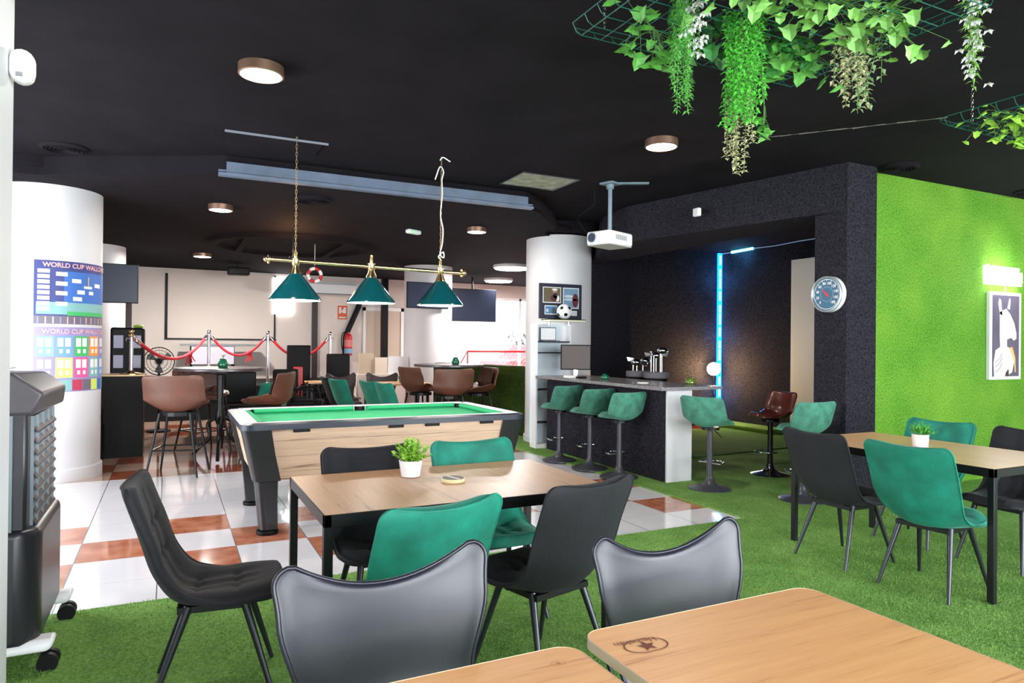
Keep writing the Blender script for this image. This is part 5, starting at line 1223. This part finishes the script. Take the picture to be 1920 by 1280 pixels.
tag(B(3.52, 3.76, 12.92, 12.95, .82, 1.14).build('card_board', mat('cream_card', (240, 226, 206), .7)), 'cream framed card standing on the pale back cabinet', 'card')
tag(B(3.8, 4.2, 12.98, 13.02, .82, 1.16).build('card_board', M_WHITEPL), 'white card standing right of the cream card on the back cabinet', 'card')
tag(B(1.98, 2.12, 12.55, 12.68, .0, .98).build('red_bin', M_RED, bevel=.01), 'narrow red box standing left of the tall black office chair', 'box')
t = thing('black_armchair', 'black armchair between the left column and the black counter', 'armchair', (-.98, 9.36, 0), 0)
B(-.3, .3, -.3, .16, .0, .45).build('seat', M_BLKPL, t, bevel=.04, seg=3); B(-.3, -.16, -.3, .16, .4, .92).build('backrest', M_BLKPL, t, bevel=.06, seg=3)
for y in (-.3, .06): B(-.3, .28, y, y+.1, .4, .62).build('armrest', M_BLKPL, t, bevel=.03, seg=3)
# football goal
t = thing('goal', 'small football goal with red frame and white net before the window', 'football goal', (7.2, 15.0, 0))
MB().tube([(-.9, 0, 0), (-.9, 0, 1.24), (1.3, 0, 1.24), (1.3, 0, 0)], .03, 10).build('goal_frame', M_RED, t, smooth=True)
MB().tube([(-.9, 0, 1.24), (-.9, .5, .9), (-.9, .7, 0)], .015, 8).tube([(1.3, 0, 1.24), (1.3, .5, .9), (1.3, .7, 0)], .015, 8).tube([(-.9, .7, .02), (1.3, .7, .02)], .015, 8).build('back_frame', M_RED, t, smooth=True)
mb = MB()
for k in range(23): x = -.9+k*.1; mb.tube([(x, 0, 1.22), (x, .5, .9), (x, .7, .02)], .004, 4)
for k in range(12): f_ = k/11; z = 1.22*(1-f_)+.02*f_; y = (.5*min(1, f_/.27) if f_ < .27 else .5+.2*(f_-.27)/.73); mb.tube([(-.9, y, z), (1.3, y, z)], .004, 4)
mb.build('net', M_FLOWER, t, kind='stuff')
# cars and shrub outside
def car(label, x, y, rz, m):
    t = thing('parked_car', label, 'car', (x, y, -.02), rz, 'cars parked outside')
    prof = [(-2.1, .35), (-2.1, .75), (-1.9, .9), (-1.3, .98), (-.8, 1.4), (.7, 1.42), (1.3, 1.0), (2.0, .86), (2.15, .6), (2.12, .3)]
    n = len(prof); vs = [(x_, s*(.82 if z_ < 1.1 else .62), z_) for s in (-1, 1) for x_, z_ in prof]
    MB().add(vs, [tuple(range(n)), tuple(range(2*n-1, n-1, -1))]+[(i, (i+1) % n, n+(i+1) % n, n+i) for i in range(n)]).build('body', m, t, bevel=.06, seg=3)
    for s in (-1, 1): MB().add([(-1.15, s*.80, 1.0), (-.75, s*.66, 1.34), (.62, s*.66, 1.36), (1.12, s*.80, 1.02)], [(0, 1, 2, 3)]).build('side_window', M_SCREEN, t)
    for x_ in (-1.35, 1.35):
        for s in (-1, 1): MB().cyl((x_, s*.66, .33), (x_, s*.85, .33), .33, n=24).cyl((x_, s*.85, .33), (x_, s*.87, .33), .18, n=16).build('wheel', M_BLKPL, t, smooth=40)
car('red car parked outside the far window behind the goal', 11.2, 20.2, .15, M_RED)
car('blue grey car parked outside behind the red car', 13.4, 25.0, .15, mat('blue_car_paint', (70, 110, 150), .3))
t = thing('outdoor_shrub', 'leafy shrub outside the far window next to the white bar column', 'shrub', (11.35, 22.0, -.02))
mb = MB(); rn = random.Random(8)
for k in range(260):
    v = Vector((rn.gauss(0, .25), rn.gauss(0, .25), rn.uniform(.9, 1.8))); leaf(mb, v, (rn.gauss(0, 1), rn.gauss(0, 1), rn.gauss(0, 1)), .16, .08)
mb.build('foliage', mat('shrub_leaf', (88, 104, 78), .6), t, kind='stuff'); MB().cyl((0, 0, 0), (0, 0, 1.2), .07, .04).build('trunk', M_BROWND, t, smooth=40)
# added warm lamp with a made-up fitting, for the orange glow on the ceiling
t = thing('added_glow_lamp', 'small warm uplight under the lowered ceiling at the large round ring', 'lamp', (1.5, 9.75, ZL-.001))
MB().cyl((0, 0, -.4), (0, 0, -.36), .05).cyl((0, 0, -.36), (0, 0, 0), .01).build('housing', M_BLKMET, t, smooth=40)
point('added_glow_light', (1.5, 9.75, ZL-.32), 22, (1, .5, .2), .04)
